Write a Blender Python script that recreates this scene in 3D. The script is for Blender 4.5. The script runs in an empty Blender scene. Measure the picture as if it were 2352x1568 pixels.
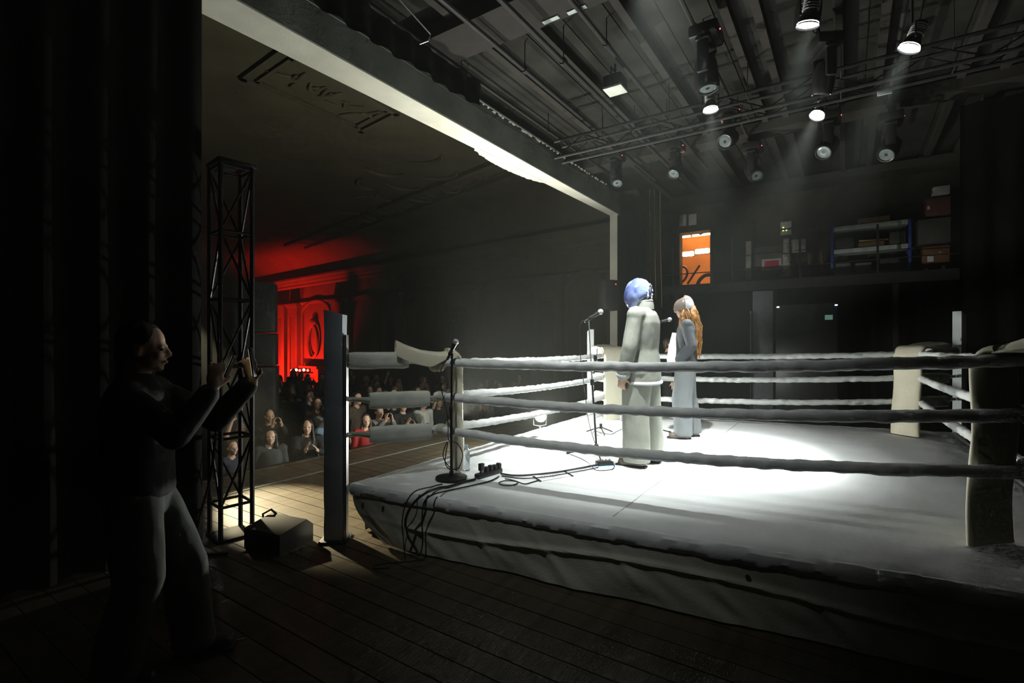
import bpy, bmesh, math, random
import numpy as np
from mathutils import Vector, Matrix, noise, Euler
random.seed(7)
sc = bpy.context.scene
C = sc.collection
PI = math.pi
V = Vector

# ------------------------------------------------------------------ camera
CAMH, FPX, CX, HOR = 1.66, 1150.0, 1176.0, 788.0      # lens height (m), focal length and horizon in a 2352x1568 picture
cam_d = bpy.data.cameras.new('camera'); cam = bpy.data.objects.new('camera', cam_d); C.objects.link(cam)
cam.location = (0, 0, CAMH); cam.rotation_euler = (PI/2, 0, 0)
cam_d.sensor_width = 36.0; cam_d.lens = FPX/2352*36.0; cam_d.shift_y = (HOR-784)/2352
cam_d.clip_start = 0.05; cam_d.clip_end = 200
sc.camera = cam
# ------------------------------------------------------------------ view, world (thin stage haze in black air)
vs = sc.view_settings
vs.view_transform = 'Standard'; vs.look = 'None'; vs.gamma = 1.0; vs.use_curve_mapping = False
vs.exposure = 0.0
w = bpy.data.worlds.new('world'); sc.world = w; w.use_nodes = True
wn = w.node_tree.nodes; wn.clear()
wo = wn.new('ShaderNodeOutputWorld'); wb = wn.new('ShaderNodeBackground'); wv = wn.new('ShaderNodeVolumeScatter')
wb.inputs['Color'].default_value = (0.0010, 0.0010, 0.0009, 1); wb.inputs['Strength'].default_value = 1.0
wv.inputs['Color'].default_value = (0.93, 0.98, 0.90, 1); wv.inputs['Density'].default_value = 0.0036; wv.inputs['Anisotropy'].default_value = 0.1
w.node_tree.links.new(wb.outputs[0], wo.inputs['Surface']); w.node_tree.links.new(wv.outputs[0], wo.inputs['Volume'])
cy = sc.cycles
cy.use_denoising = True
cy.use_adaptive_sampling = True; cy.adaptive_threshold = 0.04; cy.adaptive_min_samples = 12
cy.max_bounces = 4; cy.diffuse_bounces = 2; cy.glossy_bounces = 2; cy.transmission_bounces = 4; cy.volume_bounces = 0; cy.transparent_max_bounces = 6
cy.sample_clamp_indirect = 2.5
cy.blur_glossy = 1.0; cy.caustics_reflective = False; cy.caustics_refractive = False
try: w.cycles.volume_sampling = 'EQUIANGULAR'
except Exception: pass

# ------------------------------------------------------------------ the place's own axes: e1 runs along the stage opening, n1 towards the audience
E1 = V((0.558, 0.830, 0)); N1 = V((-0.830, 0.558, 0))
A1 = math.atan2(E1.y, E1.x)
ZC = 0.47                      # canvas of the ring above the stage
ZH = -1.15                     # hall floor
def Q(m, n, z=0.0): return E1*m + N1*n + V((0, 0, z))
def RD(u, v, y): return V(((u-CX)*y/FPX, y, CAMH-(v-HOR)*y/FPX))
def RZ(u, v, z): return RD(u, v, FPX*(CAMH-z)/(v-HOR))
def RM(u, v, m):
    return RD(u, v, m/(E1.x*(u-CX)/FPX+E1.y))
def mn(p): return p.x*E1.x+p.y*E1.y, p.x*N1.x+p.y*N1.y

# ------------------------------------------------------------------ lamps
def spot(name, loc, target, power, size_deg, blend=0.5, col=(1, 1, 1), radius=0.05, parent=None):
    d = bpy.data.lights.new(name, 'SPOT'); d.energy = power; d.spot_size = math.radians(size_deg); d.spot_blend = blend
    d.color = col; d.shadow_soft_size = radius
    o = bpy.data.objects.new(name, d); C.objects.link(o)
    o.location = loc; o.rotation_euler = (V(target)-V(loc)).to_track_quat('-Z', 'Y').to_euler()
    if parent is not None:
        o.parent = parent; o.location = V(loc)-V(parent.location)
    return o
L_KEY, L_FILL, L_TOP, L_PATCH, L_FOOT, L_BULB, L_ROOM, L_RED, L_CROWD = 1300.0, 230.0, 1900.0, 5200.0, 1250.0, 380.0, 4600.0, 3400.0, 90.0      # lamp powers (W)
COOL = (0.94, 1.0, 0.98); WARM = (1.0, 0.86, 0.55)

# ------------------------------------------------------------------ materials
MATS = {}
def mat(name, col, rough=0.6, metal=0.0, emit=None, estr=0.0, var=0.12, nscale=8.0, bump=0.0, bscale=40.0, trans=0.0, spec=0.4, sheen=0.0, stretch=None, alpha=None, coat=0.0):
    if name in MATS: return MATS[name]
    m = bpy.data.materials.new(name); m.use_nodes = True
    nt = m.node_tree; b = nt.nodes['Principled BSDF']
    b.inputs['Roughness'].default_value = rough; b.inputs['Metallic'].default_value = metal
    b.inputs['Specular IOR Level'].default_value = spec
    if trans: b.inputs['Transmission Weight'].default_value = trans
    if coat: b.inputs['Coat Weight'].default_value = coat
    if sheen: b.inputs['Sheen Weight'].default_value = sheen
    if alpha is not None: b.inputs['Alpha'].default_value = alpha
    tc = nt.nodes.new('ShaderNodeTexCoord'); mp = nt.nodes.new('ShaderNodeMapping')
    if stretch: mp.inputs['Scale'].default_value = stretch
    nt.links.new(tc.outputs['Object'], mp.inputs['Vector'])
    n = nt.nodes.new('ShaderNodeTexNoise'); n.inputs['Scale'].default_value = nscale; n.inputs['Detail'].default_value = 5.0
    nt.links.new(mp.outputs[0], n.inputs['Vector'])
    r = nt.nodes.new('ShaderNodeValToRGB')
    r.color_ramp.elements[0].position = 0.3; r.color_ramp.elements[1].position = 0.7
    r.color_ramp.elements[0].color = (*[max(0, c*(1-var)) for c in col], 1)
    r.color_ramp.elements[1].color = (*[min(1, c*(1+var)) for c in col], 1)
    nt.links.new(n.outputs['Fac'], r.inputs['Fac']); nt.links.new(r.outputs['Color'], b.inputs['Base Color'])
    if bump:
        n2 = nt.nodes.new('ShaderNodeTexNoise'); n2.inputs['Scale'].default_value = bscale; n2.inputs['Detail'].default_value = 4.0
        nt.links.new(mp.outputs[0], n2.inputs['Vector'])
        bp = nt.nodes.new('ShaderNodeBump'); bp.inputs['Strength'].default_value = bump; bp.inputs['Distance'].default_value = 0.01
        nt.links.new(n2.outputs['Fac'], bp.inputs['Height']); nt.links.new(bp.outputs[0], b.inputs['Normal'])
    if emit:
        b.inputs['Emission Color'].default_value = (*emit, 1); b.inputs['Emission Strength'].default_value = estr; m.cycles.emission_sampling = 'NONE'
    MATS[name] = m
    return m
BLACK = mat('black_metal', (0.018, 0.018, 0.018), 0.45, 0.3)
BLACKP = mat('black_plastic', (0.02, 0.02, 0.02), 0.35)
RUBBER = mat('black_rubber', (0.015, 0.015, 0.016), 0.55)
DRAPE = mat('black_drape', (0.006, 0.0055, 0.005), 0.95, spec=0.1, bump=0.3, bscale=60)
STEEL = mat('steel', (0.55, 0.55, 0.55), 0.3, 0.9)
DSTEEL = mat('dark_steel', (0.028, 0.028, 0.027), 0.6, 0.3)
CANVAS = mat('ring_canvas', (0.77, 0.785, 0.78), 0.75, var=0.05, nscale=3, bump=0.25, bscale=25)
SKIRT = mat('skirt_cloth', (0.50, 0.49, 0.41), 0.85, var=0.08, nscale=5, bump=0.2, bscale=60)
ROPE = mat('rope_cloth', (0.74, 0.755, 0.74), 0.7, var=0.07, nscale=12, bump=0.35, bscale=45)
PADY = mat('cream_vinyl', (0.72, 0.68, 0.52), 0.5, var=0.06, nscale=6, bump=0.15, bscale=30)
PADG = mat('grey_vinyl', (0.66, 0.68, 0.60), 0.6, var=0.12, nscale=9, bump=0.2, bscale=30)
POSTG = mat('post_vinyl', (0.46, 0.51, 0.57), 0.55, var=0.08, nscale=5, bump=0.3, bscale=12)
POSTL = mat('post_paint', (0.55, 0.60, 0.60), 0.5, var=0.05)
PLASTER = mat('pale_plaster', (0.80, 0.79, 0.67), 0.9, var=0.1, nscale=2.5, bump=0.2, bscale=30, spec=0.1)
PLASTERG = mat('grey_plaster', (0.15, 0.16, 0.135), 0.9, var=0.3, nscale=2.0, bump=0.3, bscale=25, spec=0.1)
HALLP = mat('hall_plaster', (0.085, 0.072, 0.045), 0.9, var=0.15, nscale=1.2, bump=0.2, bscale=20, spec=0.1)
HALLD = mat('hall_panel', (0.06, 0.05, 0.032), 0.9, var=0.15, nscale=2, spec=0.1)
CEILB = mat('ceiling_board', (0.022, 0.022, 0.019), 0.9, var=0.5, nscale=1.5, bump=0.2, bscale=15, spec=0.1)
JOIST = mat('joist_wood', (0.035, 0.032, 0.028), 0.85, spec=0.1)
PLANK = mat('stage_plank', (0.07, 0.056, 0.033), 0.42, var=0.35, nscale=3, bump=0.25, bscale=20, stretch=(0.25, 4, 4))
FLOORD = mat('floor_base', (0.02, 0.018, 0.015), 0.8)
HFLOOR = mat('hall_floor', (0.05, 0.045, 0.04), 0.7)
WALLD = mat('stage_wall', (0.05, 0.042, 0.032), 0.9, var=0.4, nscale=1.6, bump=0.3, bscale=15, spec=0.1)
SKIN = mat('skin', (0.58, 0.38, 0.27), 0.55, var=0.06, nscale=10)

# ------------------------------------------------------------------ mesh builder
class MB:
    def __init__(s): s.v = []; s.f = []
    def add(s, vs_, fs):
        o = len(s.v); s.v += [tuple(p) for p in vs_]; s.f += [tuple(i+o for i in f) for f in fs]; return s
    def box(s, c, size, R=None, taper=1.0):
        hx, hy, hz = [q/2 for q in size]; c = V(c)
        ps = [V((x*hx*(taper if z > 0 else 1), y*hy*(taper if z > 0 else 1), z*hz)) for z in (-1, 1) for y in (-1, 1) for x in (-1, 1)]
        if R is not None: ps = [R @ p for p in ps]
        return s.add([c+p for p in ps], [(0, 2, 3, 1), (4, 5, 7, 6), (0, 1, 5, 4), (2, 6, 7, 3), (0, 4, 6, 2), (1, 3, 7, 5)])
    def rbox(s, c, size, r=0.01, R=None, seg=2):
        bm = bmesh.new(); bmesh.ops.create_cube(bm, size=1.0)
        for v in bm.verts: v.co = V((v.co.x*size[0], v.co.y*size[1], v.co.z*size[2]))
        bmesh.ops.bevel(bm, geom=list(bm.edges), offset=min(r, min(size)*0.45), segments=seg, profile=0.5, affect='EDGES')
        c = V(c); bm.verts.index_update()
        vs_ = [c+((R @ v.co) if R is not None else v.co) for v in bm.verts]
        fs = [[v.index for v in f.verts] for f in bm.faces]; bm.free()
        return s.add(vs_, fs)
    def rings(s, rings, cap=True, closed=True):
        n = len(rings[0]); vs_ = [p for r in rings for p in r]; fs = []
        for i in range(len(rings)-1):
            for j in range(n if closed else n-1):
                k = (j+1) % n
                fs.append((i*n+j, i*n+k, (i+1)*n+k, (i+1)*n+j))
        if cap and closed:
            fs.append(tuple(range(n-1, -1, -1))); b = (len(rings)-1)*n; fs.append(tuple(b+i for i in range(n)))
        return s.add(vs_, fs)
    def tube(s, path, r, n=8, cap=True, rfun=None):
        path = [V(p) for p in path]; m = len(path)
        rs = r if isinstance(r, (list, tuple)) else [r]*m
        t0 = (path[1]-path[0]).normalized()
        up = V((0, 0, 1)) if abs(t0.z) < 0.9 else V((1, 0, 0))
        a = t0.cross(up).normalized(); rings = []
        for i, p in enumerate(path):
            t = (path[min(i+1, m-1)]-path[max(i-1, 0)])
            t = t.normalized() if t.length > 1e-9 else t0
            a = (a-t*a.dot(t)); a = a.normalized() if a.length > 1e-6 else t.orthogonal().normalized()
            b = t.cross(a); ring = []
            for j in range(n):
                th = 2*PI*j/n; rr = rs[i]*(rfun(i, th) if rfun else 1)
                ring.append(p+a*math.cos(th)*rr+b*math.sin(th)*rr)
            rings.append(ring)
        return s.rings(rings, cap)
    def lathe(s, prof, n=20, c=(0, 0, 0), R=None):
        c = V(c); rings = []
        for r, z in prof:
            ring = [V((max(r, 1e-4)*math.cos(2*PI*j/n), max(r, 1e-4)*math.sin(2*PI*j/n), z)) for j in range(n)]
            rings.append([c+((R @ p) if R is not None else p) for p in ring])
        return s.rings(rings)
    def ell(s, c, rad, R=None, n=14, m=9):
        c = V(c); rings = []
        for i in range(m+1):
            ph = -PI/2+PI*i/m; cr = max(math.cos(ph), 0.02); z = math.sin(ph)
            ring = [V((rad[0]*cr*math.cos(2*PI*j/n), rad[1]*cr*math.sin(2*PI*j/n), rad[2]*z)) for j in range(n)]
            rings.append([c+((R @ p) if R is not None else p) for p in ring])
        return s.rings(rings)
    def cap(s, p0, p1, r0, r1, n=12):
        p0, p1 = V(p0), V(p1)
        d = (p1-p0); L = d.length; t = d/L if L > 1e-6 else V((0, 0, 1))
        path, rs = [], []
        for a in (85, 60, 30): path.append(p0-t*r0*math.sin(math.radians(a))); rs.append(r0*math.cos(math.radians(a)))
        path.append(p0); rs.append(r0); path.append(p1); rs.append(r1)
        for a in (30, 60, 85): path.append(p1+t*r1*math.sin(math.radians(a))); rs.append(r1*math.cos(math.radians(a)))
        return s.tube(path, rs, n)
    def chain(s, pts, rs, n=12):
        for i in range(len(pts)-1): s.cap(pts[i], pts[i+1], rs[i], rs[i+1], n)
        return s
    def grid(s, nu, nv, fn):
        vs_ = [fn(i/(nu-1), j/(nv-1)) for j in range(nv) for i in range(nu)]
        fs = [(j*nu+i, j*nu+i+1, (j+1)*nu+i+1, (j+1)*nu+i) for j in range(nv-1) for i in range(nu-1)]
        return s.add(vs_, fs)
    def mesh(s, name='mesh', smooth=True, angle=0.6):
        me = bpy.data.meshes.new(name); me.from_pydata(s.v, [], s.f); me.update()
        bm = bmesh.new(); bm.from_mesh(me); bmesh.ops.recalc_face_normals(bm, faces=list(bm.faces))
        for f in bm.faces: f.smooth = smooth
        if smooth:
            for e in bm.edges:
                if len(e.link_faces) == 2 and e.calc_face_angle(0) > angle: e.smooth = False
        bm.to_mesh(me); bm.free()
        return me
    def build(s, name, m, parent=None, smooth=True, angle=0.6):
        return mobj(name, s.mesh(name, smooth, angle), m, parent)
    def skin(s, name, m, parent=None, voxel=0.012, smooth=6, wr=0.0, wf=9.0, seed=0.0):
        return mobj(name, s.skinmesh(name, voxel, smooth, wr, wf, seed), m, parent)
    def skinmesh(s, name, voxel=0.012, smooth=6, wr=0.0, wf=9.0, seed=0.0, zstretch=0.5):
        me = s.mesh(name+'_src', False); o = bpy.data.objects.new('tmp', me); C.objects.link(o)
        r = o.modifiers.new('r', 'REMESH'); r.mode = 'VOXEL'; r.voxel_size = voxel
        if smooth:
            q = o.modifiers.new('s', 'SMOOTH'); q.iterations = smooth; q.factor = 0.5
        dg = bpy.context.evaluated_depsgraph_get(); dg.update()
        out = bpy.data.meshes.new_from_object(o.evaluated_get(dg)); out.name = name
        bpy.data.objects.remove(o); bpy.data.meshes.remove(me)
        if wr:
            out.update(); offs = []
            for v in out.vertices:
                c = v.co
                k = noise.noise(V((c.x*wf+seed, c.y*wf, c.z*wf*zstretch)))+0.5*noise.noise(V((c.x*wf*2.3, c.y*wf*2.3+seed, c.z*wf*1.6)))
                offs.append(c+v.normal*k*wr)
            for v, p in zip(out.vertices, offs): v.co = p
        for p in out.polygons: p.use_smooth = True
        out.update()
        return out
def mobj(name, me, m, parent=None):
    o = bpy.data.objects.new(name, me); C.objects.link(o)
    if m is not None and not me.materials: me.materials.append(m)
    if parent is not None: o.parent = parent
    return o
def thing(name, label, cat, loc=(0, 0, 0), rz=0.0, group=None, kind=None):
    o = bpy.data.objects.new(name, None); C.objects.link(o); o.empty_display_size = 0.1
    o.location = loc; o.rotation_euler = (0, 0, rz); o['label'] = label; o['category'] = cat
    if group: o['group'] = group
    if kind: o['kind'] = kind
    return o
def tag(o, label, cat, group=None, kind=None):
    o['label'] = label; o['category'] = cat
    if group: o['group'] = group
    if kind: o['kind'] = kind
    return o
def struct(o, label=None):
    o['kind'] = 'structure'
    if label: o['label'] = label
    return o
def dup(o, parent=None):
    c = o.copy(); C.objects.link(c)
    if parent is not None: c.parent = parent
    return c
def RZm(a): return Matrix.Rotation(a, 3, 'Z')
R1 = RZm(A1)                                    # local x along e1, local y along n1
def catenary(a, b, sag, n=16):
    a, b = V(a), V(b)
    return [a.lerp(b, i/(n-1))-V((0, 0, sag*4*(i/(n-1))*(1-i/(n-1)))) for i in range(n)]
def smoothpath(pts, k=6):
    pts = [V(p) for p in pts]; out = []
    for i in range(len(pts)-1):
        p0, p1, p2, p3 = pts[max(i-1, 0)], pts[i], pts[i+1], pts[min(i+2, len(pts)-1)]
        for j in range(k):
            t = j/k
            out.append(0.5*((2*p1)+(p2-p0)*t+(2*p0-5*p1+4*p2-p3)*t*t+(3*p1-p0-3*p2+p3)*t**3))
    out.append(pts[-1]); return out

# ================================================================== THE SETTING
# ---- stage floor: dark base, planks running towards the audience
floor = MB().box(Q(5.5, -0.12, -0.07), (20, 13.0, 0.08), R1).build('floor', FLOORD, smooth=False); struct(floor, 'dark wooden stage floor')
pl_me = None
for i in range(118):
    m = -4.0+i*0.16
    if pl_me is None:
        pl = MB().box((0, 0, 0), (0.153, 13.0, 0.03)).build('plank', PLANK, floor, smooth=False); pl_me = pl.data
    else: pl = mobj('plank', pl_me, None, floor)
    c = Q(m, -0.1, -0.016+random.uniform(-0.0015, 0.0012)); pl.location = c; pl.rotation_euler = (0, 0, A1)
stage_front = MB().box(Q(5.5, 6.38, -0.62), (20, 0.10, 1.06), R1).build('wall_stage_front', JOIST, smooth=False); struct(stage_front)
edge = MB().rbox(Q(5.5, 6.42, -0.02), (20, 0.10, 0.05), 0.015, R1).build('trim_1', PLANK); struct(edge)
hall_floor = MB().box(Q(8, 17, ZH-0.05), (34, 26, 0.1), R1).build('floor_hall', HFLOOR, smooth=False); struct(hall_floor)

# ---- proscenium: pale soffit, grey stage-side face, far jamb
def pros_n(m): return 5.12-0.026*(m+0.5)           # hall-side edge of the opening (it tapers)
bm_ = MB()
ms = np.linspace(-5, 11.55, 60)
rings = []
for m in ms:
    nb = pros_n(m); j = 0.0
    rings.append([Q(m, 4.60, 4.78), Q(m, nb, 4.78), Q(m, nb, 5.9), Q(m, 4.92, 5.9), Q(m, 4.92, 5.30), Q(m, 4.60, 5.28)])
bm_.rings(rings)
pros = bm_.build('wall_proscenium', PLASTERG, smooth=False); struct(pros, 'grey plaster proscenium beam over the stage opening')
sf = MB()
rings = []
for m in ms: rings.append([Q(m, 4.60, 4.762), Q(m, pros_n(m)+0.005, 4.762), Q(m, pros_n(m)+0.005, 4.79), Q(m, 4.60, 4.79)])
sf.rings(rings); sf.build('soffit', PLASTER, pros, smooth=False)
# broken plaster hanging along the hall-side edge of the soffit
cm = []
for i in range(46):
    t = i/45; m = 6.3+2.1*t
    wdt = 0.16*math.sin(PI*min(1, t*1.02))**0.6+0.03*noise.noise(V((t*23, 1, 0)))+0.015*random.random()
    nb = pros_n(m)
    cm.append([Q(m, nb-0.05, 4.758), Q(m, nb+max(0.01, wdt), 4.752+0.01*random.random()), Q(m, nb+max(0.01, wdt), 4.79), Q(m, nb-0.05, 4.80)])
MB().rings(cm).build('plaster_break', PLASTER, pros, smooth=False)
cr = MB()
for i in range(70):                                      # crumbling upper edge of the stage-side face
    m = 1+i*0.14+random.uniform(-.04, .04); sz = random.uniform(0.015, 0.05)
    cr.ell(Q(m, 4.60, 5.28+random.uniform(-.015, .01)), (sz*1.6, 0.03, sz*0.6), R1, 6, 4)
o = cr.build('crumbled_edge', PLASTER, pros); o['kind'] = 'stuff'
MB().tube([Q(m, 4.585, 5.16+0.01*math.sin(m*2)) for m in np.linspace(-2, 9.6, 40)], 0.006, 5).build('conduit', STEEL, pros)
jamb = MB().rings([[Q(11.42, 4.60, z), Q(11.42, pros_n(11.4), z), Q(13.0, pros_n(11.4), z), Q(13.0, 4.60, z)] for z in (0, 4.78)]).build('wall_jamb', PLASTER, smooth=False); struct(jamb, 'pale jamb at the far end of the stage opening')

# ---- stage ceiling: boards along e1 with dark joists
ZCL = 5.46
ceil = MB().box(Q(5, -1.6, ZCL+0.09), (20, 13.2, 0.08), R1).build('ceiling', JOIST, smooth=False); struct(ceil, 'dark boarded ceiling above the stage')
cb_me = None
for i in range(22):
    n = 4.55-i*0.50
    if cb_me is None:
        b = MB().box((0, 0, 0), (19.9, 0.485, 0.03)).build('ceiling_board', CEILB, ceil, smooth=False); cb_me = b.data
    else: b = mobj('ceiling_board', cb_me, None, ceil)
    b.location = Q(5, n, ZCL+0.03+random.uniform(0, .012)); b.rotation_euler = (0, 0, A1)
j_me = None
JOISTS = (3.75, 3.05, 2.1, 1.15, 0.85, 0.1, -0.35, -1.3, -1.75, -2.5, -3.4, -4.3, -5.2)
CROSS = ((4.6, 0.55), (9.5, 0.4), (13.2, 0.6))
def ceil_at(m, n):                       # underside of whatever the ceiling offers above a point, a touch inside it
    if any(abs(m-a) < w_/2+0.02 for a, w_ in CROSS): return ZCL-0.235
    if any(abs(n-a) < 0.065 for a in JOISTS): return ZCL-0.105
    return ZCL+0.03
for n in JOISTS:
    if j_me is None:
        b = MB().box((0, 0, 0), (19.9, 0.09, 0.12)).build('joist', JOIST, ceil, smooth=False); j_me = b.data
    else: b = mobj('joist', j_me, None, ceil)
    b.location = Q(5, n, ZCL-0.05); b.rotation_euler = (0, 0, A1)
for m, wd in CROSS:
    MB().box(Q(m, -1.0, ZCL-0.16), (wd, 11.0, 0.16), R1).build('cross_beam', JOIST, ceil, smooth=False)

# ---- far side wall with an opening into a lit store room, gallery
WM = 14.0
p_w0, p_w1 = RM(1562, 655, WM), RM(1632, 528, WM)
_, wn0 = mn(p_w0); _, wn1 = mn(p_w1); wz0, wz1 = p_w0.z, p_w1.z
wl = MB()
def wallpiece(n0, n1, z0, z1): wl.box(Q(WM+0.12, (n0+n1)/2, (z0+z1)/2), (0.24, abs(n0-n1), z1-z0), R1)
wallpiece(-6.7, wn1, 0, ZCL+0.1); wallpiece(wn0, 4.9, 0, ZCL+0.1)
wallpiece(wn1, wn0, 0, wz0); wallpiece(wn1, wn0, wz1, ZCL+0.1)
wall_far = wl.build('wall_far', WALLD, smooth=False); struct(wall_far, 'dark plaster side wall of the stage behind the gallery')
frame = MB()
for n_ in (wn0+0.04, wn1-0.04): frame.box(Q(WM-0.02, n_, (wz0+wz1)/2), (0.06, 0.08, wz1-wz0+0.16), R1)
for z_ in (wz0-0.04, wz1+0.04): frame.box(Q(WM-0.02, (wn0+wn1)/2, z_), (0.06, abs(wn0-wn1), 0.08), R1)
struct(frame.build('window_1', JOIST, smooth=False), 'dark frame of the opening into the orange-lit room')
# the lit room behind the opening
ORW = mat('orange_room', (0.88, 0.42, 0.12), 0.8, var=0.15, nscale=2)
rm = MB(); ca, cbn = (wn0+wn1)/2, abs(wn0-wn1)
rm.box(Q(WM+1.75, ca, (wz0+wz1)/2), (0.06, 2.6, 2.6), R1)
rm.box(Q(WM+1.0, ca+1.3, (wz0+wz1)/2), (1.5, 0.06, 2.6), R1); rm.box(Q(WM+1.0, ca-1.3, (wz0+wz1)/2), (1.5, 0.06, 2.6), R1)
rm.box(Q(WM+1.0, ca, wz0-0.30), (1.5, 2.6, 0.06), R1); rm.box(Q(WM+1.0, ca, wz1+0.55), (1.5, 2.6, 0.06), R1)
struct(rm.build('wall_store_room', ORW, smooth=False), 'orange-lit walls of the small room behind the opening')

# ---- gallery along the far wall
GZ = 3.12
gal = thing('gallery', 'dark narrow storage gallery along the far stage wall', 'gallery', Q(WM-0.6, 0, 0), A1, kind='structure')
def gpart(name, lst, m_):
    b = MB()
    for c, s_ in lst: b.box(c, s_)
    return b.build(name, m_, gal, smooth=False)
gpart('deck', [((0, -1.2, GZ-0.06), (1.15, 10.6, 0.10))], JOIST)
gpart('edge_beam', [((-0.58, -1.2, GZ-0.12), (0.05, 10.6, 0.22))], JOIST)
for i in range(8):
    gpart('baluster_post', [((-0.56, 3.7-i*1.4, GZ+0.5), (0.04, 0.04, 1.0))], JOIST)
MB().tube([(-0.56, 4.0, GZ+0.28), (-0.56, -6.3, GZ+0.28)], 0.012, 6).build('rail', DSTEEL, gal)
for i in range(5):
    gpart('support_post', [((-0.5, 3.6-i*2.2, GZ/2-0.05), (0.09, 0.09, GZ-0.1))], JOIST)

# ---- hall: side wall with pilasters, arches, frieze of swags; coved ceiling
HA, HB = V((2.64, 13.26, 0)), V((-11.8, 25.6, 0))
Hh = (HB-HA).normalized(); Hn = V((Hh.y*-1, Hh.x, 0))
if Hn.dot(-HA) < 0: Hn = -Hn
def HW(s, off, z): return HA+Hh*s+Hn*off+V((0, 0, z))
def hs(u):
    k = (u-CX)/FPX
    return (HA.x-k*HA.y)/(k*Hh.y-Hh.x)
AH = math.atan2(Hh.y, Hh.x); RH = RZm(AH)
SL = 26.0
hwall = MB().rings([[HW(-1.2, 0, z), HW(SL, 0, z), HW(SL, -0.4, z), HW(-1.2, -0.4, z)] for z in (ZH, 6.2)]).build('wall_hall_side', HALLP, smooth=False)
struct(hwall, 'olive plaster side wall of the hall')
for i in range(1):
    prof = [(0.02, 4.35), (0.10, 4.42), (0.10, 4.50), (0.18, 4.56), (0.22, 4.66), (0.30, 4.72), (0.30, 4.80), (0.02, 4.84)]
    MB().rings([[HW(s, a, z) for a, z in prof] for s in (-1.1, SL)]).build('cornice', HALLP, hwall, smooth=False)
    prof = [(0.01, 3.52), (0.07, 3.54), (0.09, 3.62), (0.05, 3.66), (0.01, 3.68)]
    MB().rings([[HW(s, a, z) for a, z in prof] for s in (-1.1, SL)]).build('string_course', HALLP, hwall, smooth=False)
sw_me = {}
s = 0.2; k = 0
while s < 13.5:
    big = (k % 3) != 1
    wd, hh = (0.62, 0.24) if big else (0.30, 0.15)
    key = big
    if key not in sw_me:
        b = MB(); pts = [V((-wd/2+wd*i/10, 0.05, -hh*math.sin(PI*i/10))) for i in range(11)]
        b.tube(pts, [0.02+0.055*math.sin(PI*i/10) for i in range(11)], 8)
        b.ell((0, 0.03, -hh*0.35), (wd*0.42, 0.05, hh*0.6), None, 10, 6)
        o = b.build('swag', HALLP, hwall); sw_me[key] = o.data
    else: o = mobj('swag', sw_me[key], None, hwall)
    o.location = HW(s+wd/2, 0.0, 4.36); o.rotation_euler = (0, 0, AH+PI)
    s += wd+(0.05 if k % 3 != 2 else 0.16); k += 1
def pilaster(s0, s1, zt=3.5):
    wd = s1-s0; c = (s0+s1)/2
    p = MB().box(HW(c, 0.06, (zt+ZH)/2), (wd, 0.12, zt-ZH), RH)
    for e in (s0+wd*0.12, s1-wd*0.12): p.box(HW(e, 0.14, (zt-0.35+ZH)/2), (wd*0.24, 0.06, zt-0.35-ZH), RH)
    p.box(HW(c, 0.14, zt-0.30), (wd, 0.06, 0.5), RH)
    p.box(HW(c, 0.16, zt+0.03), (wd*1.25, 0.28, 0.10), RH).box(HW(c, 0.13, zt-0.06), (wd*1.12, 0.2, 0.08), RH)
    o = p.build('pilaster', HALLP, hwall, smooth=False)
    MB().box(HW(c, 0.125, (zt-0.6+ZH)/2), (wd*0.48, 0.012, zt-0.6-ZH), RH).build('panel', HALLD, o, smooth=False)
for u0, u1 in ((1296, 1226), (1098, 1034), (925, 882), (800, 768), (690, 668), (660, 634)):
    pilaster(hs(u0), hs(u1))
for u0, u1 in ((1400, 1300), (1222, 1102), (1030, 928), (878, 803), (764, 694)):
    a, b = hs(u0), hs(u1); c = (a+b)/2; r = (b-a)/2*0.92
    pts = [HW(c+r*math.cos(t), 0.05, 3.02+min(0.62, r)*math.sin(t)) for t in np.linspace(0, PI, 22)]
    ar = MB().tube([HW(c+r, 0.05, ZH)]+pts+[HW(c-r, 0.05, ZH)], 0.06, 6).build('arch_moulding', HALLP, hwall)
# mirror / niche and mantel in the last bay
a, b = hs(750), hs(700); c = (a+b)/2
nich = MB()
nich.tube([HW(c+0.45*math.cos(t), 0.12, 1.75+0.75*math.sin(t)) for t in np.linspace(0, 2*PI, 25)], 0.07, 6)
nich.box(HW(c, 0.2, 0.55), (1.7, 0.4, 0.12), RH).box(HW(c-0.7, 0.15, -0.3), (0.2, 0.3, 1.6), RH).box(HW(c+0.7, 0.15, -0.3), (0.2, 0.3, 1.6), RH)
nich.ell(HW(c, 0.12, 2.62), (0.28, 0.09, 0.2), RH)
tag(nich.build('mantel_mirror', HALLP), 'oval framed mirror above a mantel on the red-lit hall wall', 'mirror')
hend = MB().rings([[HW(SL, -0.4, z), HW(SL, 22, z), HW(SL+0.4, 22, z), HW(SL+0.4, -0.4, z)] for z in (ZH, 6.2)]).build('wall_hall_end', HALLP, smooth=False); struct(hend)
hopp = MB().rings([[HW(-6, 17, z), HW(SL, 17, z), HW(SL, 17.4, z), HW(-6, 17.4, z)] for z in (ZH, 6.2)]).build('wall_hall_opposite', HALLP, smooth=False); struct(hopp)
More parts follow.
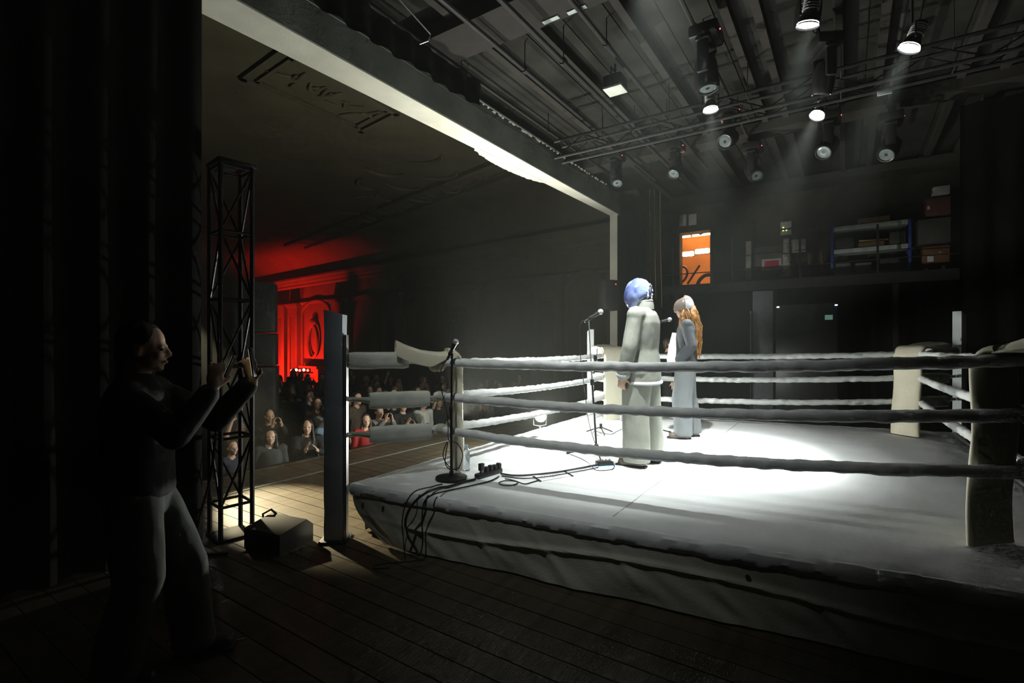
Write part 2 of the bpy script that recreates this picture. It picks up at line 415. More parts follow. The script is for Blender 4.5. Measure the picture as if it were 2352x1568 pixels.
# coved ceiling of the hall
ZHC = 5.82
cv = MB()
prof = [(0.05, 4.82)]+[(0.05+1.25*(1-math.cos(t)), 4.82+(ZHC-4.82)*math.sin(t)) for t in np.linspace(0.1, PI/2, 9)]+[(17.2, ZHC)]
cv.rings([[HW(s, a, z) for a, z in prof] for s in np.linspace(-0.9, SL, 12)], cap=False, closed=False)
cv.rings([[HW(s, a, z+0.1) for a, z in prof] for s in (-0.9, SL)], cap=False, closed=False)
hceil = cv.build('ceiling_hall', HALLP); struct(hceil, 'coved plaster ceiling of the hall')
def ceilframe(P, r, name='ceiling_moulding', z=ZHC-0.02):
    pts = [V((p[0], p[1], z)) for p in P]
    b = MB()
    for i in range(len(pts)):
        a_, c_ = pts[i], pts[(i+1) % len(pts)]; d = c_-a_
        b.box((a_+c_)/2, (d.length+r*2, r*2, r*1.2), RZm(math.atan2(d.y, d.x)))
    return b.build(name, HALLP, hceil, smooth=False)
Pn = [V((-3.23, 7.07)), V((-4.2, 7.83)), V((-2.94, 9.76)), V((-2.09, 9.02))]
ceilframe(Pn, 0.05)
cen = sum(Pn, V((0, 0)))/4
ceilframe([cen+(p-cen)*0.84 for p in Pn], 0.03)
for i in range(5):                                                 # scrolled plaster relief inside the panel
    c0 = Pn[0].lerp(Pn[1], 0.5).lerp(Pn[2].lerp(Pn[3], 0.5), 0.16+0.17*i)
    for q in range(4):
        MB().ell((c0.x+random.uniform(-.3, .3), c0.y+random.uniform(-.12, .12), ZHC-0.01), (random.uniform(.08, .2), 0.035, 0.03), RZm(random.uniform(0, 3)), 10, 6).build('leaf_relief', HALLP, hceil)
for k in range(6):                                                 # acanthus-like reliefs strewn over the ceiling
    for q in range(3):
        c0 = V((-0.6-k*1.0+q*0.2, 9.6+k*1.3+q*1.1, ZHC-0.02))
        pts = [c0+V((0.5*t*math.cos(0.8*t+k), 0.5*t*math.sin(0.8*t+k), 0)) for t in np.linspace(0.2, 1.9, 16)]
        MB().tube(pts, [0.07*math.sin(0.3+2.6*i/15) for i in range(16)], 6).build('scroll', HALLP, hceil)
b0, b1 = V((-0.10, 11.7, 0)), V((-9.2, 21.3, 0)); bd = (b1-b0).normalized(); bp = V((-bd.y, bd.x, 0))
for off in (-0.42, 0.42):
    c = (b0+b1)/2+bp*off; MB().box((c.x, c.y, ZHC-0.05), ((b1-b0).length, 0.14, 0.12), RZm(math.atan2(bd.y, bd.x))).build('ceiling_moulding', HALLP, hceil, smooth=False)
for i in range(11):
    p = b0+bd*(0.5+i*1.15)
    ceilframe([(p+bd*x+bp*y).xy for x, y in ((-.42, -.24), (.42, -.24), (.42, .24), (-.42, .24))], 0.03, 'coffer')
# ---- walls out of view that close the stage
struct(MB().box(Q(5, -6.8, 2.7), (20, 0.2, 5.6), R1).build('wall_upstage', WALLD, smooth=False))
struct(MB().box(Q(-4.4, -1, 2.7), (0.2, 12, 5.6), R1).build('wall_near', WALLD, smooth=False))

# ================================================================== BLACK DRAPES
def drape(name, label, m0, n0, m1, n1, z0, z1, waves=9, amp=0.06, group='black stage drapes'):
    a, b = Q(m0, n0), Q(m1, n1); d = (b-a); L = d.length; nn = V((-d.y, d.x, 0)).normalized()
    nu = max(24, int(waves*9))
    def fn(off):
        def f(u, v):
            p = a+d*u+nn*(amp*math.sin(u*waves*2*PI+0.6*math.sin(v*3))*(0.55+0.45*(1-v))+0.03*noise.noise(V((u*7, v*3, m0)))+off)
            return p+V((0, 0, z0+(z1-z0)*v))
        return f
    b_ = MB(); g = b_.grid(nu, 10, fn(0)); b_.grid(nu, 10, fn(0.02))
    o = b_.build(name, DRAPE); return tag(o, label, 'curtain', group)
drape('stage_drape', 'black drape hanging beside the truss tower, hiding the near wing', -3.4, 4.50, 2.04, 4.50, 0.02, 5.35, 18)
drape('stage_drape', 'black drape covering the far jamb of the stage opening', 11.25, 4.55, 11.55, 3.95, 0.02, 4.70, 3, 0.05)
drape('stage_drape', 'black drape hanging below the storage gallery', 13.25, 3.3, 13.25, -6.2, 0.02, 2.98, 22, 0.05)
drape('stage_drape', 'black drape beside the stacked boxes at the end of the gallery', 10.2, -1.42, 10.2, -6.4, 0.02, 5.3, 14)
drape('stage_border', 'black cloth border hanging from the rail along the proscenium beam', 2.6, 4.15, 5.4, 4.15, 4.86, 5.185, 9, 0.03)

# floor tape
tp = MB().box(Q(6.0, 5.66, 0.004), (9.0, 0.035, 0.003), R1).build('floor_tape', mat('grey_tape', (0.17, 0.19, 0.165), 0.6)); tag(tp, 'long pale tape line across the stage floor before the crowd', 'tape')

# ================================================================== THE RING
CA, CB, CCn, CD = V((-1.369, 4.277, 0)), V((1.39, 8.59, 0)), V((5.95, 6.73, 0)), V((3.02, 2.12, 0))       # canvas corners
P1, P2, P3, P4 = V((-0.545, 4.61, 0)), V((1.566, 7.865, 0)), V((5.12, 6.455, 0)), V((2.83, 2.87, 0))      # where the ropes meet
RCEN = (P1+P2+P3+P4)/4
ring = thing('boxing_ring', 'low square ring platform with white canvas and hanging cloth skirt', 'platform', (RCEN.x, RCEN.y, 0))
def rl(p): return V(p)-V((RCEN.x, RCEN.y, 0))
def quad(s, t): return (CA.lerp(CD, s)).lerp(CB.lerp(CCn, s), t)
def canv(u, v):
    p = quad(u, v)
    e = min(u, 1-u, v, 1-v)*4.5
    drop = 0.0 if e > 0.12 else 0.035*((0.12-e)/0.12)**2
    z = ZC-drop+0.0035*noise.noise(V((p.x*1.3, p.y*5, 0)))+0.003*noise.noise(V((p.x*6, p.y*1.5, 3)))
    if e < 0.3: z += 0.008*noise.noise(V((p.x*9, p.y*9, 5)))
    return rl((p.x, p.y, z))
def quv(i, n):                       # denser towards the edges
    t = i/(n-1); return 0.5-0.5*math.cos(PI*t)*(0.6+0.4*abs(math.cos(PI*t)))
cvb = MB().grid(130, 130, lambda u, v: canv(0.5-0.5*math.cos(PI*u), 0.5-0.5*math.cos(PI*v)))
canvas = cvb.build('canvas', CANVAS, ring)
# rounded edge pads along the four sides
def edgepad(a, b, sd):
    n = 150
    rings = []
    d = (b-a).normalized(); out = V((d.y, -d.x, 0))
    if out.dot(a-RCEN) < 0: out = -out
    for i in range(n):
        p = a.lerp(b, i/(n-1)); ring_ = []
        for j in range(10):
            th = 2*PI*j/10
            rr = 0.052*(1+0.13*noise.noise(V((p.x*7+sd, p.y*7, th)))+0.10*noise.noise(V((p.x*19, p.y*19+sd, th*1.5))))
            ring_.append(rl(p+out*(rr*0.8*math.cos(th)-0.01)+V((0, 0, ZC-0.058+rr*math.sin(th)*1.05))))
        rings.append(ring_)
    return MB().rings(rings).build('edge_pad', CANVAS, ring)
for k, (a, b) in enumerate(((CA, CD), (CA, CB), (CB, CCn), (CCn, CD))): edgepad(a, b, k*5.0)
# skirt along the side with the cables: gathered, short at its free left corner
def skirt_near(u, v):
    p = CA.lerp(CD, 0.004+0.99*u); d = (CD-CA).normalized(); out = V((d.y, -d.x, 0))
    if out.dot(CA-RCEN) < 0: out = -out
    pull = max(0, 0.115-u)/0.115
    zb = 0.015+0.0*pull; zt = ZC-0.085
    z = zt+(zb-zt)*v
    x = p + d*(0.36*pull*v*v*1.0)
    f = 0.018*noise.noise(V((u*11, v*0.8, 2)))*(0.2+v)+0.012*noise.noise(V((u*38-v*3, v*2.4, 0)))*(0.3+0.7*v)
    # sagging horizontal crease and diagonal tucks
    f += 0.015*math.exp(-((v-0.42-0.10*math.sin(u*9))/0.05)**2)*(1 if u > 0.12 else 0.2)
    f += 0.012*math.exp(-((u*9-v*0.6-1.55) % 1.0-0.5)**2/0.004)*math.exp(-((v-0.55)/0.25)**2)
    return rl(x+out*(0.012+f+0.012*v)+V((0, 0, z)))
sk = MB().grid(230, 34, skirt_near); sk.build('skirt', SKIRT, ring)
for a, b in ((CA, CB), (CB, CCn), (CCn, CD)):
    def skf(u, v, a=a, b=b):
        p = a.lerp(b, 0.03+0.94*u); d = (b-a).normalized(); out = V((d.y, -d.x, 0))
        if out.dot(a-RCEN) < 0: out = -out
        return rl(p+out*(0.02+0.03*noise.noise(V((u*20, v, a.x)))*(0.3+v))+V((0, 0, (ZC-0.085)*(1-v)+0.015*v)))
    MB().grid(60, 8, skf).build('skirt', SKIRT, ring)
fr = MB()
for c, q in ((CA, CB), (CB, CCn), (CCn, CD), (CD, CA)):
    a, b = c.lerp(RCEN, 0.06), q.lerp(RCEN, 0.06); d = b-a
    fr.box(rl((a+b)/2+V((0, 0, 0.33))), (d.length, 0.08, 0.10), RZm(math.atan2(d.y, d.x)))
    fr.box(rl(a+V((0, 0, 0.19))), (0.1, 0.1, 0.38))
fr.build('frame', DSTEEL, ring, smooth=False)
def on_edge(u, v, z=ZC-0.07):                   # point on the cable-side rim
    d = CD-CA; k = (u-CX)/FPX
    t = (k*CA.y-CA.x)/(d.x-k*d.y); p = CA+d*t; dd = d.normalized(); out = V((dd.y, -dd.x, 0))
    if out.dot(CA-RCEN) < 0: out = -out
    return p+out*0.048+V((0, 0, z)), out
for u in (841, 887, 1700, 2060):
    p, out = on_edge(u, 0)
    q = out.to_track_quat('Z', 'Y').to_matrix()
    MB().lathe([(0.006, 0.0), (0.014, 0.0), (0.014, 0.008), (0.006, 0.008), (0.006, 0)], 12, rl(p), q).build('grommet', STEEL, ring)
seam = MB()
for s_ in (0.45,):
    pts = [quad(s_+0.02*t, t) for t in np.linspace(0.03, 0.97, 60)]
    seam.tube([rl((p.x, p.y, ZC+0.001)) for p in pts], 0.004, 4)
seam.build('seam', SKIRT, ring)

# ---- ropes
HT = {0: (1.02, 0.71, 0.412), 1: (1.00, 0.656, 0.351), 2: (1.055, 0.745, 0.44), 3: (1.104, 0.799, 0.49)}
PP = [P1, P2, P3, P4]                                  # where the corner pads stand
PC = [q+(q-RCEN).normalized()*e for q, e in zip(PP, (0.155, 0.145, 0.18, 0.16))]      # where the ropes meet, behind the pads
sides = (((0, 3), 'cable-strewn side', 0.045), ((0, 1), 'audience side', 0.03), ((1, 2), 'gallery side', 0.03), ((2, 3), 'upstage side beside the black drape', 0.02))
lv = ('top', 'middle', 'bottom')
for (i, j), nm, sag in sides:
    for L in range(3):
        a = PC[i]+V((0, 0, ZC+HT[i][L])); b = PC[j]+V((0, 0, ZC+HT[j][L]))
        out = ((a+b)/2-RCEN); out.z = 0; out = out.normalized()*0.0
        n = 260; path = []
        for k in range(n):
            t = k/(n-1); p = a.lerp(b, t)-V((0, 0, sag*4*t*(1-t)*(1+0.4*L)))+out
            p += V((0, 0, 0.006*noise.noise(V((t*14, L, i*3)))))
            path.append(p)
        ln = (b-a).length
        def rf(k, th, ln=ln, L=L, i=i):
            x = k/259*ln
            sp = 0.5+0.5*math.sin(x*46+th*1+2.2*math.sin(x*3+i))
            return 1+0.12*(sp-0.5)*(0.6+noise.noise(V((x*2, L, i))))+0.20*noise.noise(V((x*13, math.cos(th)*1.3, math.sin(th)*1.3+L)))+0.04*noise.noise(V((x*40, th, i)))
        rt = thing('ring_rope', f'{lv[L]} white cloth-wrapped rope on the {nm} of the ring', 'rope', path[0], 0, 'white ropes around the ring')
        MB().tube([p-path[0] for p in path], 0.038, 14, rfun=rf).build('wrapping', ROPE, rt, angle=1.5)
        for t_ in (0, 1):
            cuff = MB()
            idx = 3 if t_ == 0 else n-4
            d = (path[min(idx+3, n-1)]-path[idx-3]).normalized()
            cuff.tube([path[idx]-path[0]-d*0.05, path[idx]-path[0], path[idx]-path[0]+d*0.05], [0.03, 0.044, 0.04], 12)
            cuff.build('end_cuff', SKIRT, rt)
# ---- rope spacers and corner posts
def outward(k):
    return (PC[k]-RCEN).normalized()
POST = [CA+outward(0)*0.13, CB+outward(1)*0.10, CCn+outward(2)*0.10, CD+outward(3)*0.10]
def ring_post(k, label, w_, h, m_, cap=False):
    p = POST[k]; o = outward(k); a = math.atan2(o.y, o.x)
    if k == 0: a = math.radians(4)
    t = thing('ring_post', label, 'post', (p.x, p.y, 0), a, 'steel posts at the ring corners')
    b = MB(); rings = []
    for i in range(40):
        z = 0.02+(h-0.02)*i/39; ring_ = []
        for (x, y) in ((-1, -1), (1, -1), (1, 1), (-1, 1)):
            q = 1+0.05*noise.noise(V((x*3+k, y*3, z*6)))
            zz = z+(0.0 if i < 39 else (0.04 if x < 0 else 0.0))
            ring_.append(V((x*w_/2*q, y*w_/2*q, zz)))
        rings.append(ring_)
    b.rings(rings); sl = b.build('padded_sleeve', m_, t, smooth=False)
    MB().box((w_*0.55+0.012, -w_*0.2, h*0.46), (0.022, w_*0.5, h*0.9)).build('post_steel', STEEL if k == 0 else DSTEEL, t, smooth=False)
    MB().rbox((0, 0, 0.01), (w_*1.5, w_*1.5, 0.02), 0.005).build('base_plate', DSTEEL, t)
    for z in HT[k]:
        MB().lathe([(0.0, 0), (0.022, 0), (0.022, 0.03), (0.012, 0.035), (0.012, 0.06), (0, 0.06)], 10, (-w_/2-0.02 if k else w_/2, 0, ZC+z), Matrix.Rotation(PI/2 if k == 0 else -PI/2, 3, 'Y')).build('eye_bolt', STEEL, t)
    return t
ring_post(0, 'tall blue-grey padded post at the ring corner beside the truss tower', 0.150, 1.90, POSTG)
ring_post(1, 'pale slim ring post at the audience-side corner behind the microphone stand', 0.085, 1.86, POSTL)
ring_post(2, 'slim ring post with pale top at the corner beside the black drape', 0.105, 2.05, POSTL)
ring_post(3, 'ring post behind the dark backlit corner pad', 0.12, 1.90, POSTG)

# ---- turnbuckle pads reaching from post to rope corner
CN = ('beside the tall blue-grey post', 'by the pale slim post', 'by the post with the pale top', 'behind the dark backlit corner pad')
for k in range(4):
    a0 = POST[k]; b0 = PC[k]; d = (b0-a0); d.z = 0; L = d.length; dn = d.normalized(); sd = V((-dn.y, dn.x, 0))
    for lvl in range(3):
        z = ZC+HT[k][lvl]
        f0, f1 = (0.107, 0.61) if lvl == 0 else ((0.278, 0.80) if lvl == 1 else (0.278, 0.815))
        zz = z+(0.02 if lvl == 0 else -0.02)
        t = thing('turnbuckle_pad', f'{lv[lvl]} grey turnbuckle pad {CN[k]}', 'pad', (a0.x, a0.y, zz), math.atan2(dn.y, dn.x), 'turnbuckle pads at the ring corners')
        x0, x1 = f0, min(f1, L-0.045)
        b = MB(); rings = []
        for i in range(22):
            x = x0+(x1-x0)*i/21; ring_ = []
            tap = 0.9+0.1*min(1, min(i, 21-i)/1.5)
            for j in range(16):
                th = 2*PI*j/16+PI/16; cx, cz = math.cos(th), math.sin(th)
                sq = 0.078/max(abs(cx), abs(cz))**0.75
                wob = 1+0.06*noise.noise(V((x*9+k, cx*2, cz*2+lvl)))
                ring_.append(V((x, cx*sq*0.75*tap*wob, cz*sq*tap*wob*0.93)))
            rings.append(ring_)
        b.rings(rings).build('pad_cover', PADG, t, angle=1.0)
        MB().tube([(0.03, 0, 0.02 if lvl else 0), (x0, 0, 0), (x1, 0, 0), (L-0.02, 0, 0)], 0.014, 8).build('turnbuckle_rod', STEEL, t)
        st = MB(); st.tube([(x1-0.02, 0.02, 0.0), (x1+0.10, 0.03, -0.02), (L-0.03, 0.02, -0.015)], [0.03, 0.022, 0.035], 8)
        st.build('tie_cloth', SKIRT, t); st = MB()
        st.tube([(0.06, 0, 0.02), ((x0+0.06)/2, 0, 0.02), (x0+0.02, 0, 0.0)], [0.02, 0.018, 0.03], 8)
        st.build('tie_cloth', SKIRT, t)

# ---- corner pads: vertical strip on the inside of the ropes with a cover flap folded outwards
PL = ('cream corner pad seen edge-on behind the round-base microphone stand', 'cream corner pad in the brightly lit far corner behind the standing performers', 'cream corner pad bent over the ropes near the pale-topped post', 'dark backlit corner pad closest to the wrapped rope ends, cut by the frame')
PL = PL[:3]+('large dark backlit corner pad with a raised top flap',)
for k in range(4):
    o = outward(k); inn = -o; sd = V((-o.y, o.x, 0)); c = PP[k]+inn*(0.055 if k else 0.03)
    wd = 0.34 if k else 0.24; th = 0.05 if k else 0.085; lean = (0.0, 0.0, 0.05, 0.02)[k]
    top = (1.10, 1.12, 1.14, 1.16)[k]
    t = thing('corner_pad', PL[k], 'pad', (c.x, c.y, ZC), math.atan2(inn.y, inn.x), 'padded covers on the ring corners')
    # local x = towards ring centre, y = sideways
    cl = []                                            # centre line (x, z)
    z0 = 0.012 if k else 0.042
    xo = 0.03 if k else 0.015
    for i in range(15): z = z0+(top-0.10-z0)*i/14; cl.append((0.012*math.sin(i*0.5)*(1 if k else 0.3)+xo-lean*(z), z))
    for i in range(1, 7):
        q = PI/2*i/6; cl.append((xo-lean*top-0.10*(1-math.cos(q)), top-0.10+0.10*math.sin(q)))
    b = MB(); rings = []
    for i, (x, z) in enumerate(cl):
        x2, z2 = cl[min(i+1, len(cl)-1)]; x1, z1 = cl[max(i-1, 0)]
        tv = V((x2-x1, z2-z1)).normalized(); nv = V((tv.y, -tv.x)); ring_ = []
        wvy = wd*(1+0.03*math.sin(z*5+k))
        for j in range(20):
            a = 2*PI*j/20; ca, sa = math.cos(a), math.sin(a)
            yy = wvy/2*math.copysign(abs(ca)**0.35, ca); tt = th/2*math.copysign(abs(sa)**0.6, sa)*(1+0.25*noise.noise(V((yy*6, z*5, k))))
            curl = 0.02*(abs(yy)/(wd/2))**2
            ring_.append(V((x+nv.x*tt-curl*0.5, yy, z+nv.y*tt)))
        rings.append(ring_)
    b.rings(rings); b.build('strip', PADY, t, angle=1.2)
    # flap: inverted channel running outwards over the top turnbuckle
    fl = (0.48, 0.42, 0.50, 0.55)[k]; rise = (0.10, 0.03, 0.05, 0.16)[k]; drop = (0.12, 0.08, 0.06, 0.10)[k]
    x0 = cl[-1][0]; z0 = cl[-1][1]; b = MB(); rings = []
    fw = wd*0.95 if k else 0.25
    for i in range(14):
        u = i/13; x = x0+0.02-fl*u; z = z0+rise*u-(0.04*math.sin(PI*u) if k == 0 else -0.02*math.sin(PI*u))
        sect = []
        dr = drop*min(1, 0.25+u*2)
        prof = [(-1.0, -dr), (-1.0, -dr*0.4), (-0.93, -0.01), (-0.5, 0.012), (0, 0.018), (0.5, 0.012), (0.93, -0.01), (1.0, -dr*0.4), (1.0, -dr)]
        up = [(fw/2*y, z+dz+0.006*noise.noise(V((u*8, y*3, k)))) for y, dz in prof]
        dn = [(y*0.93, zz-0.018 if abs(y) < fw*0.47 else zz) for y, zz in up][::-1]
        rings.append([V((x, y, zz)) for y, zz in up+dn])
    b.rings(rings); b.build('top_flap', PADY, t, angle=0.9)
    if k == 0:
        b = MB()
        for i in range(10):
            b.ell((-0.14-0.015*i*0.5, -0.02+0.004*i, 0.985+0.012*math.sin(i*2.1)), (0.05, 0.05, 0.035+0.012*math.sin(i)), None, 9, 6)
        b.build('loose_cloth', PADY, t)

# ================================================================== PEOPLE
def loft(mb, rings, n=28, sq=0.85):
    out = []
    for (z, rx, ry, yo, *xo) in rings:
        x0 = xo[0] if xo else 0.0; r_ = []
        for j in range(n):
            a = 2*PI*j/n; c, s_ = math.cos(a), math.sin(a)
            r_.append(V((x0+rx*math.copysign(abs(c)**sq, c), yo+ry*math.copysign(abs(s_)**sq, s_), z)))
        out.append(r_)
    return mb.rings(out)
def hand(mb, w, fd, pn, side, curl=0.5, s=1.0, splay=0.10):
    w, fd, pn = V(w), V(fd).normalized(), V(pn); pn = (pn-fd*pn.dot(fd)).normalized(); lat = fd.cross(pn)*side
    R = Matrix((lat, fd, pn)).transposed()
    mb.ell(w+fd*0.05*s, (0.042*s, 0.056*s, 0.017*s), R, 12, 8)
    mb.cap(w-fd*0.02*s, w+fd*0.03*s, 0.026*s, 0.028*s)
    for i, (o, L) in enumerate(((0.033, 0.070), (0.011, 0.080), (-0.011, 0.075), (-0.033, 0.058))):
        p = w+fd*0.088*s+lat*o*s; d = (fd+lat*splay*(1.5-i)).normalized(); a = curl*(0.8+0.1*i)
        pts = [p]
        for k in range(3):
            ang = a*(0.6+0.7*k); q = (d*math.cos(ang)+pn*math.sin(ang)); p = p+q*L*s*(0.42, 0.33, 0.25)[k]; pts.append(p)
        mb.chain(pts, [0.0095*s, 0.009*s, 0.0082*s, 0.007*s], 8)
    p = w+fd*0.02*s+lat*0.030*s
    d1 = (lat*0.75+fd*0.65+pn*0.25).normalized(); d2 = (lat*0.35+fd*0.85+pn*0.45*(0.5+curl)).normalized()
    mb.chain([p, p+d1*0.040*s, p+d1*0.040*s+d2*0.034*s], [0.014*s, 0.011*s, 0.008*s], 8)
def head(mb, c, R, s=1.0):
    def e(p, r): mb.ell(V(c)+R @ (V(p)*s), tuple(q*s for q in r), R, 16, 11)
    def k(p, q, a, b): mb.cap(V(c)+R @ (V(p)*s), V(c)+R @ (V(q)*s), a*s, b*s, 8)
    e((0, -0.012, 0.035), (0.077, 0.098, 0.092)); e((0, 0.022, -0.03), (0.062, 0.074, 0.088))
    e((0, 0.066, -0.098), (0.024, 0.02, 0.018)); e((0, 0.082, 0.012), (0.05, 0.012, 0.010))
    k((0, 0.09, 0.008), (0, 0.110, -0.030), 0.009, 0.0135); e((0.012, 0.099, -0.033), (0.009, 0.009, 0.008)); e((-0.012, 0.099, -0.033), (0.009, 0.009, 0.008))
    e((0, 0.087, -0.062), (0.022, 0.010, 0.0065)); e((0, 0.085, -0.072), (0.019, 0.010, 0.007))
    for sx in (-1, 1):
        e((sx*0.079, -0.005, -0.015), (0.009, 0.02, 0.031)); e((sx*0.035, 0.072, -0.028), (0.026, 0.018, 0.02))
def face_parts(c, R, s, parent):
    ey = [MB(), MB()]
    for i, sx in enumerate((-1, 1)):
        ey[i].ell(V(c)+R @ (V((sx*0.031, 0.083, -0.004))*s), (0.013*s, 0.008*s, 0.0065*s), R, 10, 6)
        ey[i].build('eye', mat('eye', (0.03, 0.02, 0.015), 0.2), parent)
    lp = MB(); lp.ell(V(c)+R @ (V((0, 0.0945, -0.066))*s), (0.021*s, 0.0065*s, 0.008*s), R, 12, 6); lp.build('lips', mat('lips', (0.40, 0.16, 0.13), 0.5), parent)
STAND = dict(hipw=0.088,
             legs=[[(-0.09, 0, 0.92), (-0.10, 0.01, 0.50), (-0.105, -0.03, 0.09)], [(0.09, 0, 0.92), (0.10, 0.01, 0.50), (0.105, -0.03, 0.09)]],
             arms=[[(-0.178, -0.01, 1.425), (-0.225, -0.03, 1.14), (-0.235, 0.03, 0.90)], [(0.178, -0.01, 1.425), (0.225, -0.03, 1.14), (0.235, 0.03, 0.90)]],
             hands=[((-0.0, 0.15, -1), (1, 0.2, 0), 0.7), ((0.0, 0.15, -1), (-1, 0.2, 0), 0.7)],
             head=(0, 0.02, 1.635), hr=(0, 0, 0))
def body_mb(P, girth=1.0):
    b = MB()
    loft(b, [(0.80, 0.13, 0.10, -0.01), (0.86, 0.165*girth, 0.115, -0.01), (0.94, 0.168*girth, 0.12, -0.01), (1.08, 0.138*girth, 0.10, 0), (1.22, 0.155*girth, 0.112, 0), (1.34, 0.17*girth, 0.112, -0.005), (1.43, 0.15*girth, 0.085, -0.015), (1.475, 0.07, 0.06, -0.015), (1.50, 0.05, 0.05, -0.01)])
    h = V(P['head']); b.cap((0, -0.012, 1.45), h+V((0, -0.02, -0.07)), 0.056, 0.052)
    R = Euler(P['hr']).to_matrix(); head(b, h, R)
    for a, (fd, pn, cu), sd in zip(P['arms'], P['hands'], (-1, 1)):
        b.chain(a, [0.054, 0.041, 0.029]); b.cap((a[0][0]*0.55, -0.01, 1.43), a[0], 0.06, 0.054)
        hand(b, a[2], fd, pn, -sd, cu)
    for l in P['legs']:
        b.chain(l, [0.088, 0.056, 0.037]); x, y, _ = l[2]
        b.cap((x, y-0.02, 0.045), (x*1.05, y+0.15, 0.03), 0.036, 0.030)
    return b
def torso_cloth(P, rings, sl, cuff=True, puff=0.0):
    b = MB(); loft(b, rings)
    for a in P['arms']:
        s0, e0, w0 = [V(q) for q in a]
        b.cap((s0.x*0.45, -0.01, s0.z-0.008), s0+V((0, 0, 0.006)), sl[0]*1.12, sl[0]*1.08); end = e0.lerp(w0, sl[3]) if len(sl) > 3 else e0.lerp(w0, 0.93)
        if len(sl) > 3 and sl[3] < 0: end = s0.lerp(e0, 1+sl[3]); b.chain([s0, end], [sl[0], sl[1]])
        else: b.chain([s0, e0, end], [sl[0], sl[1], sl[2]])
    return b
def trouser_mb(P, r=(0.115, 0.105, 0.10), top=1.0, hem=0.05):
    b = MB(); loft(b, [(0.80, 0.14, 0.12, -0.01), (0.90, 0.18, 0.135, -0.01), (top, 0.17, 0.125, -0.005)])
    for l in P['legs']:
        h, k, a = [V(q) for q in l]; rg = []
        pts = [h+V((0, 0, -0.02)), h.lerp(k, 0.5), k, k.lerp(a, 0.5), V((a.x, a.y+0.01, hem))]; rr = [r[0], (r[0]+r[1])/2, r[1], (r[1]+r[2])/2, r[2]]
        rings = []
        for p, q in zip(pts, rr): rings.append([V((p.x+q*0.92*math.cos(t), p.y+q*1.08*math.sin(t), p.z)) for t in np.linspace(0, 2*PI, 21)[:-1]])
        b.rings(rings); b.ell(pts[0], (r[0], r[0]*1.1, 0.12))
    return b
def shoes(P, parent, m_, s=1.0):
    for l in P['legs']:
        x, y, _ = l[2]; b = MB()
        b.cap((x, y-0.035, 0.042), (x*1.06, y+0.15, 0.036), 0.046*s, 0.040*s); b.ell((x, y-0.01, 0.075), (0.045, 0.06, 0.05))
        for i_ in range(len(b.v)):
            if b.v[i_][2] < 0.012: b.v[i_] = (b.v[i_][0], b.v[i_][1], 0.012)
        sh = b.build('shoe', m_, parent)
        sb = MB(); sb.rbox((x*1.02, y+0.06, 0.009), (0.088, 0.29, 0.018), 0.008); sb.build('sole', RUBBER, sh)
import copy
# ------------------------------------------------------------------ performer in the olive-grey suit
SUIT = mat('olive_suit', (0.30, 0.31, 0.265), 0.85, var=0.06, nscale=60, bump=0.1, bscale=200)
SUITD = mat('charcoal_suit', (0.028, 0.031, 0.035), 0.8, var=0.08, nscale=60, bump=0.1, bscale=200)
TROUG = mat('grey_trousers', (0.10, 0.108, 0.11), 0.85, var=0.06, nscale=60, bump=0.1, bscale=200)
SHIRT = mat('white_shirt', (0.85, 0.85, 0.88), 0.8, var=0.03)
LEATH = mat('brown_leather', (0.10, 0.075, 0.06), 0.4)
PM = copy.deepcopy(STAND)
PM['arms'][0] = [(-0.20, -0.01, 1.42), (-0.265, 0.03, 1.13), (-0.25, 0.10, 0.86)]
PM['arms'][1] = [(0.20, -0.01, 1.42), (0.255, 0.02, 1.13), (0.25, 0.08, 0.88)]
PM['hands'] = [((0.05, 0.15, -1), (1, 0, 0), 1.0), ((-0.05, 0.15, -1), (-1, 0, 0), 1.0)]
PM['legs'] = [[(-0.10, 0, 0.92), (-0.115, 0.03, 0.50), (-0.12, 0.0, 0.09)], [(0.10, 0, 0.92), (0.125, -0.02, 0.50), (0.13, -0.06, 0.09)]]
p = RZ(1474, 1066, ZC)
man = thing('person', 'person in olive-grey suit and shiny blue hood standing at the microphone', 'person', p, math.radians(58))
man.scale = (1.03, 1.03, 1.02)
body_mb(PM).skin('body', SKIN, man, 0.009, 3)
jk = torso_cloth(PM, [(0.80, 0.214, 0.162, -0.01), (0.95, 0.212, 0.158, -0.01), (1.10, 0.195, 0.142, -0.005), (1.25, 0.222, 0.148, -0.01), (1.36, 0.228, 0.142, -0.02), (1.435, 0.205, 0.118, -0.025), (1.475, 0.12, 0.088, -0.025), (1.52, 0.070, 0.068, -0.03)], (0.082, 0.072, 0.066))
jk.skin('jacket', SUIT, man, 0.010, 9, 0.007, 7, 1.0)
col = MB()
col.rings([[V((math.sin(t)*r_, -0.035-math.cos(t)*r_*0.95, z_)) for t in np.linspace(-2.3, 2.3, 24)] for r_, z_ in ((0.085, 1.49), (0.082, 1.535), (0.076, 1.56), (0.068, 1.555), (0.066, 1.50))], cap=False, closed=False)
col.build('collar', SUIT, man)
sh = MB(); loft(sh, [(0.776, 0.218, 0.166, -0.01), (0.788, 0.228, 0.176, -0.01), (0.808, 0.226, 0.174, -0.01)]); sh.build('shirt_hem', SHIRT, man)
sc_ = MB(); sc_.tube([(math.sin(t)*0.066, -0.03-math.cos(t)*0.066, 1.562+0.01*math.cos(t)) for t in np.linspace(-2.2, 2.2, 18)], 0.012, 6); sc_.build('shirt_collar', SHIRT, man)
for a in PM['arms']:
    e0, w0 = V(a[1]), V(a[2]); d = (w0-e0).normalized(); MB().tube([w0-d*0.03, w0-d*0.012, w0+d*0.008], [0.060, 0.066, 0.060], 14).build('shirt_cuff', SHIRT, man)
